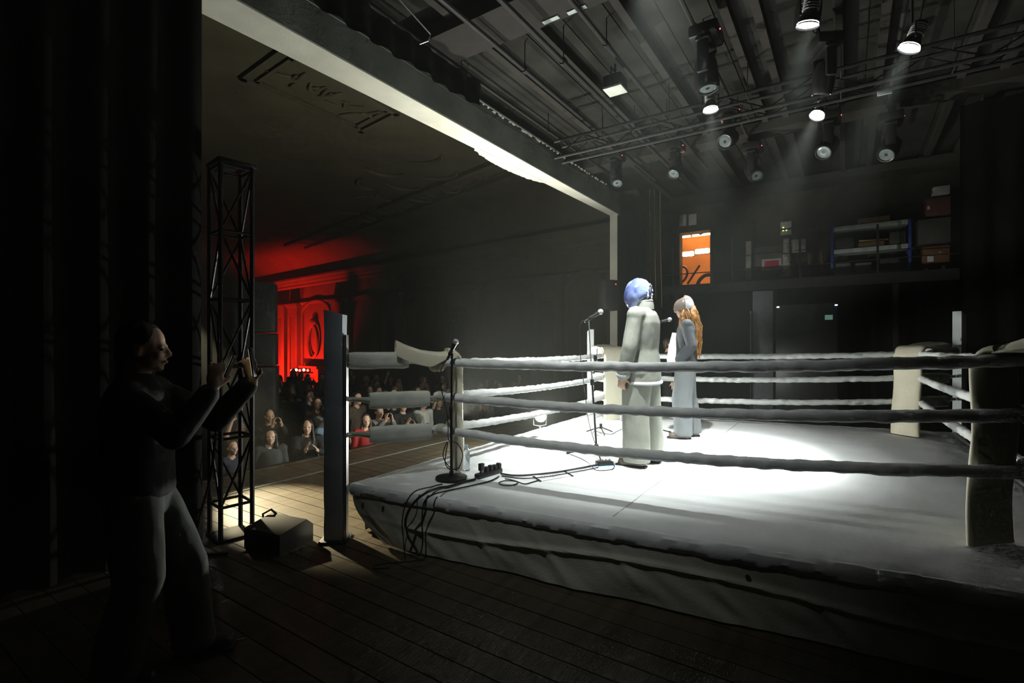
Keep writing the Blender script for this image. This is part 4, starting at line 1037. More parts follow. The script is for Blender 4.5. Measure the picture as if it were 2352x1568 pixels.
def par(label, p, target, power, size, blend=0.7, col=COOL, ztop=5.17, lens=LENSL, s=1.0, floor=False, spot_r=0.06, fz=0.0, group='lit lamps over the ring'):
    p = V(p); d = (V(target)-p).normalized(); R = aimR(d)
    t = thing('stage_lamp', label, 'stage light', p, 0, group)
    MB().lathe([(0.02, 0.19*s), (0.05*s, 0.18*s), (0.055*s, 0.05*s), (0.07*s, 0.0), (0.088*s, -0.06*s), (0.092*s, -0.065*s), (0.086*s, -0.052*s), (0.07*s, -0.03*s), (0.02, -0.02*s)], 22, (0, 0, 0), R).build('can', BLACK, t)
    for i in range(5):
        MB().lathe([(0.05*s, 0), (0.066*s, 0), (0.066*s, 0.006*s), (0.05*s, 0.006*s)], 16, R @ V((0, 0, (0.06+0.02*i)*s)), R).build('cooling_fin', RIBS, t)
    MB().lathe([(0, -0.048*s), (0.084*s, -0.050*s), (0.084*s, -0.042*s), (0, -0.042*s)], 22, (0, 0, 0), R).build('lens', lens, t)
    up = V((0, 0, 1)); lat = d.cross(up).normalized() if abs(d.z) < 0.999 else V((1, 0, 0))
    sg = -1 if floor else 1
    MB().tube([lat*0.10*s, lat*0.10*s+up*0.14*s*sg, up*0.16*s*sg, -lat*0.10*s+up*0.14*s*sg, -lat*0.10*s], 0.008, 6).build('yoke', BLACK, t)
    if floor:
        MB().rbox((0, 0, fz-p.z+0.007), (0.28, 0.28, 0.02), 0.005).build('base_plate', BLACK, t); MB().tube([(0, 0, -0.15*s), (0, 0, fz-p.z+0.02)], 0.015, 6).build('stem', BLACK, t)
    else:
        MB().tube([up*0.15*s, up*(ztop-p.z)], 0.012, 6).build('hanger', DSTEEL, t)
        if abs(ztop-5.17) < 1e-6: MB().tube([up*(ztop-p.z)-E1*0.03, up*(ztop-p.z)+E1*0.03], 0.045, 10).build('pipe_clamp', DSTEEL, t)
        else: MB().rbox(up*(ztop-p.z-0.008), (0.12, 0.12, 0.016), 0.004).build('ceiling_plate', DSTEEL, t)
    spot('lamp_beam', p+d*0.075*s, target, power, size, blend, col, spot_r, t)
    return t
par('lit lamp hanging under the large moving head', RD(1632, 243, 6.2), (2.45, 5.9, ZC), L_KEY, 34, 1.0)
par('tilted lit lamp with a long slanting beam', RD(1880, 258, 6.5), (1.75, 5.75, ZC), L_KEY*1.2, 34, 1.0)
par('lit lamp furthest upstage with a short slanting beam', RD(2095, 97, 4.6), (2.1, 5.3, ZC), L_KEY*0.8, 36, 1.0)
par('lit lamp at the top of the rig with a faint straight beam', RD(1858, 42, 4.3), (2.2, 5.2, ZC), L_KEY*0.7, 38, 1.0)
par('lit lamp over the near rope, above the wing', V((-1.0, 2.2, 4.8)), (1.1, 5.5, ZC), L_FILL, 66, 1.0, ztop=ceil_at(*mn(V((-1.0, 2.2, 0)))))
par('added fill lamp straight above the ring, beside the rail over the near rope', V((1.15, 3.9, 4.95)), (1.45, 5.7, ZC), L_TOP, 62, 1.0, ztop=ceil_at(*mn(V((1.15, 3.9, 0)))))  # added out of view to widen the bright pool on the canvas
par('warm side lamp behind the near drape, lighting the patch of stage floor', V((-5.0, 7.5, 2.2)), (-2.18, 5.05, 0.0), L_PATCH, 20, 0.8, WARM, floor=True, fz=ZH, group='side lamps')
fp = RD(1041, 963, 9.25)
par('footlight at the stage edge behind the edge-on corner pad, lighting the soffit', fp, fp-N1*1.35+V((0, 0, 1.6)), L_FOOT, 96, 0.9, (1.0, 1.0, 0.90), floor=True, group='footlights')
par('small work lamp glaring through the haze just outside the ring', RD(1240, 955, 7.9), (0.9, 4.5, 0.9), 60.0, 120, 1.0, (0.98, 1.0, 0.93), floor=True, lens=mat('lit_footlight', (1, 1, 1), 0.2, emit=(0.97, 1.0, 0.92), estr=400.0), group='footlights', spot_r=0.05)
dl = bpy.data.lights.new('footlight_bulb', 'POINT'); dl.energy = L_BULB; dl.color = (0.98, 1.0, 0.92); dl.shadow_soft_size = 0.06
lo = bpy.data.objects.new('footlight_bulb', dl); C.objects.link(lo); lo.location = RD(1240, 955, 7.9)+V((0.01, -0.14, 0.03))
par('added warm lamp hidden behind the near drape to brighten the crowd', V((-3.7, 5.3, 3.0)), (-2.7, 8.3, 0.2), L_CROWD, 74, 1.0, (1.0, 0.86, 0.66), floor=True, group='side lamps')  # added lamp, unseen behind the drape, lifts the front spectators out of the dark
# flood light
p = RD(1413, 205, 6.3)
t = thing('flood_light', 'square flood light on its pipe, its glass coloured pale as a painted reflection', 'stage light', p, A1)
MB().rbox((0, 0, 0.08), (0.24, 0.24, 0.14), 0.02).build('housing', BLACK, t)
Rf = Matrix.Rotation(math.radians(25), 3, 'X')
MB().rbox((0, 0, -0.01), (0.24, 0.24, 0.03), 0.008).build('glass', mat('flood_glass', (0.75, 0.78, 0.70), 0.35), t)  # unlit glass; the pale colour paints in a reflection
MB().tube([(0.13, 0, 0.05), (0.13, 0, 0.22), (-0.13, 0, 0.22), (-0.13, 0, 0.05)], 0.01, 6).build('yoke', BLACK, t)
MB().tube([(0, 0, 0.22), (0, 0, 5.17-p.z)], 0.014, 6).build('hanger', DSTEEL, t)
for u, v, y, sx in ((1265, 45, 5.50, 0.20), (1325, 22, 5.337, 0.22), (2032, 212, 5.81, 0.14)):
    p = RD(u, v, y); lbl = {1265: 'small pale label plate on the cross beam', 1325: 'larger pale label plate on the cross beam', 2032: 'pale tag hanging under the lighting truss'}[u]
    tag(MB().rbox(p, (0.06 if u < 2000 else 0.02, sx, 0.02 if u < 2000 else 0.055), 0.005, R1).build('label_plate', mat('pale_plate', (0.45, 0.52, 0.50), 0.5)), lbl, 'plate')
for i, (u, ln) in enumerate(((1492, 2.4), (1503, 2.3), (1516, 2.5))):
    p = RM(u, 500, 12.2)
    tag(MB().tube([p+V((0, 0, ceil_at(*mn(p))-p.z)), p+V((0.01, 0, -0.6)), p+V((0.03+0.01*i, 0.01, -ln+0.3))], 0.008, 6).build('hanging_rope', mat('cord', (0.35, 0.30, 0.22), 0.7)), ('thin cord hanging next to the far black drape', 'thin cord between its two neighbours before the far drape', 'thin cord hanging closest to the orange-lit opening')[i], 'cord', 'cords hanging by the orange room')

# ================================================================== TRUSS TOWER, SPEAKERS
p = V((-2.43, 4.33, 0)); t = thing('truss_tower', 'black box-truss tower standing beside the near drape', 'truss', p, A1-0.12)
zs = (0.29, 0.86, 1.46, 2.03, 2.60, 3.15); w2 = 0.125
cs = [(-w2, -w2), (w2, -w2), (w2, w2), (-w2, w2)]
for x, y in cs: MB().tube([(x, y, 0.02), (x, y, 3.17)], 0.020, 8).build('leg', BLACK, t)
for z in zs:
    for i in range(4):
        a, b = cs[i], cs[(i+1) % 4]; MB().tube([(*a, z), (*b, z)], 0.013, 6).build('rung', BLACK, t)
for k in range(5):
    for i in range(4):
        a, b = cs[i], cs[(i+1) % 4]
        if (k+i) % 2: a, b = b, a
        MB().tube([(*a, zs[k]), (*b, zs[k+1])], 0.010, 6).build('brace', BLACK, t)
MB().rbox((0, 0, 0.012), (0.30, 0.30, 0.022), 0.005).build('base_plate', BLACK, t); MB().rbox((0, 0, 3.19), (0.30, 0.30, 0.03), 0.006).build('top_plate', BLACK, t)
cbl = MB().tube(smoothpath([p+V(q) for q in ((0.010, -0.203, 1.9), (0.008, -0.206, 1.2), (-0.03, -0.23, 0.62), (-0.09, -0.27, 0.30), (-0.10, -0.33, 0.08), (-0.04, -0.40, 0.012), (0.08, -0.42, 0.011), (0.20, -0.40, 0.011))]), 0.010, 6).build('cable', RUBBER)
tag(cbl, 'black cable looping down the truss tower to the monitor', 'cable')
def cabinet(t, c, size, name='cabinet'):
    MB().rbox(c, size, 0.015).build(name, BLACKP, t)
    MB().rbox((c[0], c[1]-size[1]/2-0.006, c[2]), (size[0]*0.9, 0.012, size[2]*0.88), 0.004).build('grille', BLACK, t)
p = V((-4.6, 9.0, ZH)); t = thing('speaker_stack', 'tall black loudspeaker stack rising out of the crowd', 'speaker', p, math.radians(20))
cabinet(t, (0, 0, 0.6), (0.7, 0.7, 1.18)); cabinet(t, (0, 0, 1.8), (0.7, 0.7, 1.18)); cabinet(t, (0, 0, 2.7), (0.68, 0.6, 0.58)); cabinet(t, (0, 0, 3.45), (0.66, 0.55, 0.88))
s_ = hs(1080); t = thing('wall_speaker', 'black loudspeaker hanging on the hall wall above the crowd', 'speaker', HW(s_, 0.55, 2.1), AH)
MB().rbox((0, 0, 0), (0.42, 0.40, 1.1), 0.02).build('cabinet', BLACKP, t); MB().rbox((0, 0.3, 0.2), (0.06, 0.5, 0.06), 0.01).build('bracket', BLACK, t)
MB().lathe([(0, 0), (0.05, 0), (0.05, 0.02), (0, 0.03)], 14, (0, -0.20 if Hn.dot(RH @ V((0, -1, 0))) > 0 else 0.2, 0.25), Matrix.Rotation(PI/2, 3, 'X')).build('tweeter', STEEL, t)
p = RD(1397, 690, 10.3); t = thing('pole_speaker', 'black loudspeaker on a pole before the far jamb', 'speaker', (p.x, p.y, 0), 0.3)
MB().rbox((0, 0, p.z+0.1), (0.34, 0.34, 0.62), 0.03).build('cabinet', BLACKP, t); MB().tube([(0, 0, 0.02), (0, 0, p.z-0.2)], 0.02, 8).build('pole', BLACK, t)
for k in range(3): MB().tube([(0, 0, 0.5), (0.4*math.cos(k*2.1), 0.4*math.sin(k*2.1), 0.02)], 0.012, 6).build('leg', BLACK, t)
MB().ell((0.08, -0.175, p.z+0.32), (0.009, 0.006, 0.009), None, 8, 5).build('status_light', LED, t)
# floor monitor
p = RZ(597, 1262, 0); t = thing('stage_monitor', 'black wedge monitor on the floor at the foot of the truss tower', 'speaker', (p.x+0.10, p.y+0.12, 0), math.radians(-24))
b = MB(); prof = [(-0.17, 0.0), (0.17, 0.0), (0.17, 0.14), (0.10, 0.20), (-0.17, 0.16)]
b.rings([[V((x, y, z)) for y, z in prof] for x in (-0.2, 0.2)]).build('cabinet', BLACKP, t, smooth=False)
MB().rbox((0, -0.178, 0.08), (0.36, 0.012, 0.13), 0.004).build('grille', BLACK, t)
MB().tube([(-0.20, 0.02, 0.14), (-0.24, 0.04, 0.20), (-0.20, 0.09, 0.23), (-0.14, 0.1, 0.19)], 0.010, 6).build('handle', RUBBER, t)
for x in (-0.16, 0.16): MB().rbox((x, -0.1, 0.004), (0.04, 0.04, 0.012), 0.003).build('foot', RUBBER, t)

# ================================================================== MICROPHONES AND STANDS
MESHG = mat('mic_mesh', (0.62, 0.64, 0.66), 0.35, 0.7, bump=0.6, bscale=220)
def microphone(t, c, d, s=1.0):
    R = aimR(-V(d))                                                    # local +z = towards the ball
    MB().lathe([(0.008*s, -0.09*s), (0.011*s, -0.088*s), (0.0125*s, -0.03*s), (0.019*s, 0.055*s), (0.021*s, 0.062*s), (0.010, 0.066*s)], 16, c, R).build('mic_handle', BLACKP, t)
    MB().ell(V(c)+R @ V((0, 0, 0.085*s)), (0.0265*s, 0.0265*s, 0.028*s), R, 16, 10).build('mic_grille', MESHG, t)
    MB().lathe([(0.022*s, -0.006), (0.0275*s, -0.004), (0.0275*s, 0.004), (0.022*s, 0.006)], 16, V(c)+R @ V((0, 0, 0.083*s)), R).build('mic_ring', STEEL, t)
    MB().rbox(V(c)+R @ V((0, 0, -0.02*s)), (0.034*s, 0.034*s, 0.045*s), 0.006, R).build('mic_clip', RUBBER, t)
# round-base stand by the corner pad
p = RZ(1037, 1100, ZC); t = thing('microphone_stand', 'straight microphone stand with a heavy round base by the edge-on corner pad', 'microphone stand', p)
MB().lathe([(0, 0.0), (0.135, 0.0), (0.142, 0.008), (0.138, 0.022), (0.09, 0.030), (0.025, 0.040), (0.018, 0.07), (0, 0.07)], 32).build('base', BLACK, t)
MB().tube([(0, 0, 0.06), (0.0, 0, 0.60)], 0.0135, 10).build('lower_pole', BLACK, t); MB().tube([(0, 0, 0.60), (0.005, 0, 1.10)], 0.010, 10).build('upper_pole', BLACK, t)
MB().lathe([(0.012, 0), (0.019, 0.004), (0.019, 0.05), (0.012, 0.055)], 12, (0, 0, 0.58)).build('clutch', RUBBER, t)
microphone(t, V((0.0, 0.0, 1.125)), (0.42, 0.05, 0.9))
c0 = V((-0.03, -0.01, 1.055))
MB().tube(smoothpath([c0, (-0.09, -0.03, 0.95), (-0.085, -0.03, 0.8), (-0.03, -0.03, 0.55), (-0.02, -0.03, 0.35), (0.05, -0.02, 0.32), (0.10, -0.02, 0.22), (0.06, -0.03, 0.10), (-0.02, -0.03, 0.12), (-0.07, -0.03, 0.22), (-0.03, -0.03, 0.33), (-0.05, -0.04, 0.15), (0.0, -0.05, 0.08), (-0.06, -0.12, 0.012)]), 0.0045, 6).build('mic_cable', RUBBER, t)
def tripod_stand(label, p, top, micd, legs, h=1.0):
    t = thing('microphone_stand', label, 'microphone stand', p); hub = V((0, 0, 0.10)); top = V(top)
    for d in legs: MB().tube([hub, V(d)], 0.009, 8).build('leg', BLACK, t); MB().cap(V(d)*0.93+hub*0.07, V(d), 0.013, 0.014, 8).build('rubber_foot', RUBBER, t)
    MB().lathe([(0.01, 0), (0.024, 0.0), (0.024, 0.05), (0.01, 0.06)], 12, hub-V((0, 0, 0.02))).build('hub', BLACK, t)
    k = V((top.x*0.55, top.y*0.55, 0.78)); MB().tube([hub, k], 0.011, 10).build('lower_pole', STEEL if False else DSTEEL, t); MB().tube([k, top], 0.008, 10).build('upper_pole', STEEL, t)
    MB().lathe([(0.012, 0), (0.02, 0.004), (0.02, 0.06), (0.012, 0.065)], 12, k-V((0, 0, 0.03))).build('clutch', RUBBER, t)
    MB().rbox(k+V((0.03, -0.01, 0.26)), (0.035, 0.02, 0.05), 0.005).build('boom_clamp', BLACK, t); MB().tube([k+V((0.045, -0.01, 0.12)), k+V((0.05, -0.01, 0.36))], 0.006, 6).build('boom_rod', STEEL, t)
    MB().tube([k+V((0.05, -0.01, 0.22)), k+V((0.075, -0.01, 0.16))], 0.006, 6).build('wing_nut', STEEL, t)
    microphone(t, top+V(micd).normalized()*0.05+V((0, 0, 0.02)), micd, 1.15)
    return t
p = RZ(1370, 1049, ZC); y = p.y
top = RD(1352, 737, y-0.02)-p
t = tripod_stand('tripod microphone stand in front of the person in the blue hood', p, top, (0.85, 0.1, 0.52), [RZ(1303, 1040, ZC+0.012)-p, RZ(1381, 1060, ZC+0.012)-p, V((0.16, 0.28, 0.012))])
cb = [RD(1340, 735, y)-p, RD(1331, 752, y)-p, RD(1333, 820, y)-p, RD(1343, 900, y)-p, RD(1350, 960, y)-p, RD(1362, 1005, y)-p, RD(1376, 1040, y-0.1)-p]
MB().tube(smoothpath([q+V((0, -0.02, 0)) for q in cb]), 0.004, 6).build('mic_cable', RUBBER, t)
p = RZ(1492, 997, ZC); y = p.y
top = RD(1512, 743, y)-p
tripod_stand('tripod microphone stand in front of the person with auburn hair', p, top, (0.95, -0.05, 0.22), [RZ(1440, 992, ZC+0.012)-p, RZ(1540, 992, ZC+0.012)-p, V((0.0, 0.30, 0.012))])
p = RZ(1380, 996, ZC); t = thing('tripod_foot', 'low bare tripod foot left standing behind the first microphone stand', 'stand', p)
for d in ((-0.17, 0.12, 0.012), (0.17, 0.10, 0.012), (0.02, -0.16, 0.012)): MB().tube([(0, 0, 0.09), d], 0.008, 8).build('leg', DSTEEL, t)
MB().lathe([(0.01, 0), (0.02, 0), (0.02, 0.06), (0.01, 0.065)], 12, (0, 0, 0.07)).build('hub', DSTEEL, t)

# ---- bottles
WATER = mat('clear_bottle', (0.86, 0.92, 0.95), 0.08, var=0.02, trans=0.85, spec=0.6); CAPB = mat('blue_cap', (0.25, 0.45, 0.65), 0.4)
def bottle(label, p, s=1.0):
    t = thing('water_bottle', label, 'bottle', p, 0, 'plastic water bottles')
    prof = [(0.0, 0.004), (0.030, 0.0), (0.034, 0.01)]
    for i in range(6): z = 0.02+i*0.02; prof += [(0.0345, z), (0.0325, z+0.01)]
    prof += [(0.034, 0.145), (0.033, 0.165), (0.022, 0.195), (0.013, 0.208), (0.0125, 0.218), (0, 0.218)]
    MB().lathe([(r*s, z*s) for r, z in prof], 20).build('bottle_body', WATER, t)
    MB().lathe([(0, 0.214*s), (0.0155*s, 0.214*s), (0.0155*s, 0.234*s), (0.012*s, 0.237*s), (0, 0.237*s)], 16).build('cap', CAPB, t)
bottle('clear water bottle with a blue cap beside the edge-on corner pad', RZ(1071, 1080, ZC), 1.0)
bottle('small clear bottle at the foot of the brightly lit corner pad', RZ(1428, 966, ZC), 0.85)

# ---- power strip, adapter, stage box, paper, tape
a, b = RZ(1094, 1100, ZC), RZ(1150, 1084, ZC); d = b-a; ang = math.atan2(d.y, d.x)
t = thing('power_strip', 'black power strip crowded with plugs on the canvas', 'power strip', (a+b)/2, ang); L = d.length
MB().rbox((0, 0, 0.022), (L, 0.06, 0.044), 0.012).build('body', BLACKP, t)
for i in range(4):
    MB().rbox((L*(-0.10+0.17*i), 0, 0.062), (0.042, 0.046, 0.05+0.01*(i % 2)), 0.012).build('plug', RUBBER, t)
MB().rbox((-L*0.30, 0.0, 0.055), (0.02, 0.03, 0.02), 0.004).build('socket', mat('white_plastic', (0.6, 0.6, 0.58), 0.5), t)
MB().rbox((-L*0.30, 0.0, 0.095), (0.045, 0.04, 0.065), 0.006).build('adapter', BLACKP, t)
p = RZ(1388, 1068, ZC); t = thing('stage_box', 'small black connector box at the foot of the tripod stand', 'connector box', p, 0.25)
MB().rbox((0, 0, 0.022), (0.16, 0.09, 0.04), 0.008).build('body', BLACKP, t)
for i in range(4): MB().lathe([(0, 0), (0.011, 0), (0.011, 0.02), (0, 0.02)], 10, (-0.055+0.037*i, 0, 0.04)).build('socket', STEEL, t)
MB().rbox((0.0, 0, 0.003), (0.20, 0.12, 0.004), 0.001).build('pad', mat('blue_tape', (0.25, 0.5, 0.6), 0.6), t)
qd = [RZ(1225, 1093, ZC+0.003), RZ(1242, 1105, ZC+0.003), RZ(1315, 1092, ZC+0.003), RZ(1294, 1083, ZC+0.003)]
PAPER = mat('paper', (0.82, 0.82, 0.82), 0.8, var=0.02)
o0 = qd[0].copy(); t = thing('paper_sheet', 'white sheet of paper with scribbled lines taped to the canvas', 'paper', o0)
MB().add([q-o0 for q in qd]+[q-o0+V((0, 0, 0.002)) for q in qd], [(3, 2, 1, 0), (4, 5, 6, 7), (0, 1, 5, 4), (1, 2, 6, 5), (2, 3, 7, 6), (3, 0, 4, 7)]).build('sheet', PAPER, t, smooth=False)
lnm = mat('ink', (0.25, 0.25, 0.27), 0.8)
for i in range(7):
    u0 = 0.2+i*0.09; aa = qd[0].lerp(qd[3], u0).lerp(qd[1].lerp(qd[2], u0), 0.2)-o0; bb = qd[0].lerp(qd[3], u0).lerp(qd[1].lerp(qd[2], u0), 0.45+0.3*random.random())-o0
    MB().tube([aa+V((0, 0, 0.003)), bb+V((0, 0, 0.003))], 0.0022, 4).build('written_line', lnm, t)
for (q0, q1, lb) in ((RZ(1225, 1093, ZC+0.0065), RZ(1242, 1105, ZC+0.0065), 'black tape strip on the paper edge nearest the power strip'), (RZ(1293, 1080, ZC+0.0065), RZ(1316, 1093, ZC+0.0065), 'black tape strip on the paper edge nearest the connector box')):
    dd = q1-q0; tag(MB().rbox((q0+q1)/2, (dd.length, 0.022, 0.003), 0.001, RZm(math.atan2(dd.y, dd.x))).build('tape_strip', RUBBER), lb, 'tape', 'tape on the paper')
# ---- cables over the canvas and down the skirt
def cable(label, pts, r=0.006, k=6):
    o = MB().tube(smoothpath(pts, k), r, 6).build('cable', RUBBER); return tag(o, label, 'cable', 'black cables on the ring')
def onc(l, r): return [RZ(q[0], q[1], ZC+0.004+r+(q[2] if len(q) > 2 else 0.0)) for q in l]
def hangp(u, v, off=0.10):
    d = CD-CA; k = (u-CX)/FPX; tt = (k*CA.y-CA.x)/(d.x-k*d.y); q = CA+d*tt; dd = d.normalized(); out = V((dd.y, -dd.x, 0))
    if out.dot(CA-RCEN) < 0: out = -out
    q = q+out*off; return V((q.x, q.y, max(0.012, CAMH-(v-HOR)*q.y/FPX)))
cable('thick black cable from the power strip arching over the rim to the floor', onc([(1092, 1100), (1060, 1108), (1030, 1117), (1008, 1120)], 0.010)+[hangp(985, 1134, 0.06), hangp(968, 1160, 0.12), hangp(957, 1195, 0.14), hangp(960, 1230, 0.13), hangp(975, 1258, 0.12), hangp(990, 1275, 0.16)], 0.010)
cable('thin black cable running straight down the skirt', onc([(1146, 1094), (1126, 1104), (1090, 1113), (1050, 1122), (1026, 1127)], 0.006)+[hangp(1004, 1136, 0.06), hangp(991, 1155, 0.10), hangp(989, 1200, 0.11), hangp(990, 1245, 0.11), hangp(990, 1275, 0.14)], 0.006)
cable('thin black cable from the round-base stand bowing down the skirt', onc([(1016, 1111), (1003, 1114), (990, 1118)], 0.005)+[hangp(966, 1128, 0.07), hangp(951, 1155, 0.10), hangp(944, 1195, 0.11), hangp(948, 1235, 0.12), hangp(958, 1272, 0.16)], 0.005)
cable('slack black cable coiled on the floor under the skirt', [hangp(1004, 1284, 0.20), hangp(985, 1290, 0.27), hangp(962, 1292, 0.33), hangp(945, 1298, 0.42), hangp(952, 1306, 0.47), hangp(978, 1304, 0.44)], 0.005)
cable('black cable from the power strip to the connector box', onc([(1150, 1087), (1175, 1091), (1205, 1091), (1240, 1088, 0.004), (1290, 1082, 0.004), (1335, 1074), (1360, 1069), (1378, 1067)], 0.008), 0.008)
cable('second black cable beside the paper leading to the connector box', onc([(1152, 1093), (1200, 1098), (1250, 1095, 0.008), (1300, 1087, 0.006), (1345, 1079), (1374, 1073)], 0.005), 0.005)
cable('looped black cable lying beside the power strip', onc([(1160, 1099), (1176, 1102), (1190, 1107), (1180, 1113), (1158, 1114), (1146, 1109), (1158, 1104, 0.004), (1184, 1105, 0.012), (1204, 1111, 0.004), (1222, 1107), (1236, 1103)], 0.005), 0.005)
cable('thin cable loop around the connector box', onc([(1310, 1043), (1335, 1053), (1350, 1062, 0.006), (1360, 1071, 0.02), (1368, 1079, 0.010), (1388, 1080), (1406, 1077), (1411, 1070), (1405, 1064)], 0.004), 0.004)
cable('thin cable trailing between the two microphone stands', onc([(1376, 1000), (1362, 996), (1368, 990), (1400, 997), (1418, 990), (1440, 980), (1470, 975)], 0.004), 0.004)

# ================================================================== GALLERY CONTENTS AND THE ORANGE ROOM
ORL = mat('orange_tube', (1, 0.8, 0.5), 0.4, emit=(1.0, 0.55, 0.22), estr=40.0)
for (u0, v0, u1, v1, lb) in ((1568, 574, 1594, 592, 'short glowing lamp beside the coiled hose in the orange room'), (1597, 569, 1630, 584, 'brighter glowing lamp in the middle of the orange room')):
    a, b = RM(u0, v1, WM+0.9), RM(u1, v0, WM+0.9); c = (a+b)/2
    t = thing('room_lamp', lb, 'lamp', c, A1, 'glowing lamps in the orange room')
    MB().rbox((0, 0, 0), (0.10, (b-a).xy.length, 0.13), 0.03).build('diffuser', ORL, t); MB().rbox((0.07, 0, 0), (0.05, (b-a).xy.length*1.02, 0.15), 0.01).build('housing', BLACK, t)
c = RM(1597, 541, WM+0.9); t = thing('tube_lamp', 'long glowing tube under the ceiling of the orange room', 'lamp', c, A1)
MB().tube([(0, -0.7, 0), (0, 0.7, 0)], 0.025, 8).build('tube', ORL, t); MB().rbox((0.0, 0, 0.05), (0.08, 1.4, 0.04), 0.01).build('housing', BLACK, t)
dl = bpy.data.lights.new('room_glow', 'POINT'); dl.energy = L_ROOM; dl.color = (1.0, 0.30, 0.07); dl.shadow_soft_size = 0.15
lo = bpy.data.objects.new('room_glow', dl); C.objects.link(lo); lo.location = Q(WM+0.75, ca, (wz0+wz1)/2+0.1)
HOSE = mat('dark_hose', (0.05, 0.02, 0.012), 0.5)
def roomhose(label, pts, r): tag(MB().tube(smoothpath([RM(u, v, WM+0.5) for u, v in pts]), r, 8).build('hose', HOSE), label, 'hose', 'hoses in the orange room')
roomhose('dark hose coiled at the side of the orange opening', [(1563, 612), (1574, 614), (1579, 626), (1574, 640), (1564, 648), (1556, 640)], 0.03)
roomhose('straight dark pole slanting across the orange opening', [(1579, 652), (1590, 635), (1607, 609)], 0.03)
roomhose('thick dark hose arching at the foot of the orange opening', [(1602, 654), (1608, 642), (1620, 632), (1636, 630)], 0.055)
roomhose('thin dark cable crossing the top of the orange opening', [(1578, 505), (1586, 535), (1589, 544)], 0.018)
roomhose('forked dark cable at the top of the orange opening', [(1600, 500), (1605, 530), (1610, 538), (1628, 522)], 0.018)
def onwall(name, label, cat, u0, v0, u1, v1, m_, mm=WM-0.03, th=0.03, group=None):
    a, b = RM(u0, v1, mm), RM(u1, v0, mm); c = (a+b)/2
    o = MB().rbox((0, 0, 0), (th, (b-a).xy.length, abs(b.z-a.z)), min(0.006, th*0.3)).build(name, m_); o.location = c; o.rotation_euler = (0, 0, A1)
    return tag(o, label, cat, group)
PALEB = mat('pale_board', (0.50, 0.47, 0.42), 0.8, var=0.1); BROWN = mat('brown_board', (0.16, 0.09, 0.045), 0.8, var=0.2); DKRED = mat('dark_red_box', (0.10, 0.035, 0.025), 0.8); WHITEB = mat('white_board', (0.62, 0.60, 0.60), 0.8)
onwall('paper_notice', 'pale paper notice above the orange opening, beside its twin', 'paper', 1561, 492, 1577, 520, PALEB, group='notices above the opening')
onwall('paper_notice', 'second pale paper notice above the orange opening', 'paper', 1582, 490, 1600, 518, PALEB, group='notices above the opening')
onwall('tall_plank', 'tall pale plank leaning on the gallery wall beside the orange room', 'plank', 1713, 553, 1727, 642, PALEB, WM-0.10)
dm = onwall('grey_door', 'dull grey-brown door panel behind the red poster', 'door', 1729, 562, 1797, 648, mat('dull_door', (0.13, 0.11, 0.10), 0.8))
a, b = RM(1750, 623, WM-0.08), RM(1795, 592, WM-0.08); c = (a+b)/2; t = thing('red_poster', 'white sheet with a red rectangle on the grey door panel', 'poster', c, A1)
W_, H_ = (b-a).xy.length, abs(b.z-a.z)
MB().rbox((0, 0, 0), (0.012, W_, H_), 0.002).build('sheet', WHITEB, t); MB().rbox((-0.009, 0, 0), (0.006, W_*0.74, H_*0.68), 0.002).build('red_field', mat('poster_red', (0.55, 0.02, 0.08), 0.7), t)
p = RM(1806, 523, WM-0.12); t = thing('control_box', 'pale control box with small green and yellow lights on the gallery wall', 'box', p, A1)
MB().rbox((0, 0, 0.06), (0.14, 0.24, 0.16), 0.01).build('upper_case', WHITEB, t); MB().rbox((0, 0, -0.12), (0.14, 0.24, 0.12), 0.01).build('lower_case', PALEB, t); MB().rbox((0.02, 0, -0.04), (0.10, 0.22, 0.06), 0.005).build('gap_panel', BLACKP, t)
for dy, dz, cc, nm in ((0.06, 0.0, (1.0, 0.6, 0.1), 'yellow_light'), (0.06, -0.075, (0.4, 1.0, 0.1), 'green_light'), (-0.01, -0.075, (0.4, 1.0, 0.1), 'green_light')):
    MB().ell((-0.076, dy, dz), (0.008, 0.014, 0.010), None, 8, 5).build(nm, mat(nm, (0.1, 0.1, 0), 0.4, emit=cc, estr=4.0), t)
a = RM(1806, 548, WM-0.2); b = RM(1806, 636, WM-0.2); o = MB()
rings_ = []
for i in range(16):
    tt = i/15; c = a.lerp(b, tt); rr_ = 0.10*(0.55+0.5*tt)
    rings_.append([c+R1 @ V((0.6*rr_*math.cos(q)*(1+0.5*noise.noise(V((q*1.3, tt*4, 0)))), rr_*math.sin(q)*(1+0.5*noise.noise(V((q*1.3, tt*4, 3)))), 0)) for q in np.linspace(0, 2*PI, 19)[:-1]])
tag(o.rings(rings_).build('plastic_sheet', mat('shiny_plastic', (0.5, 0.48, 0.42), 0.15, var=0.5, nscale=20, spec=0.9)), 'crumpled shiny plastic sheet hanging below the control box', 'sheet')
onwall('white_board', 'blank pale board beside the hanging plastic sheet', 'board', 1816, 547, 1851, 581, PALEB, WM-0.06)
for n_, (u0, v0, u1, v1) in enumerate(((1855, 582, 1863, 648), (1884, 578, 1892, 648))): onwall('timber_post', ('brown timber post below the blank pale board', 'brown timber post next to the blue shelf unit')[n_], 'timber', u0, v0, u1, v1, BROWN, WM-0.25, 0.06, 'timber posts on the gallery')
onwall('timber_bar', 'dull pinkish bar above the brown timber posts', 'timber', 1853, 518, 1916, 526, mat('dull_pink', (0.25, 0.17, 0.15), 0.8), WM-0.1)
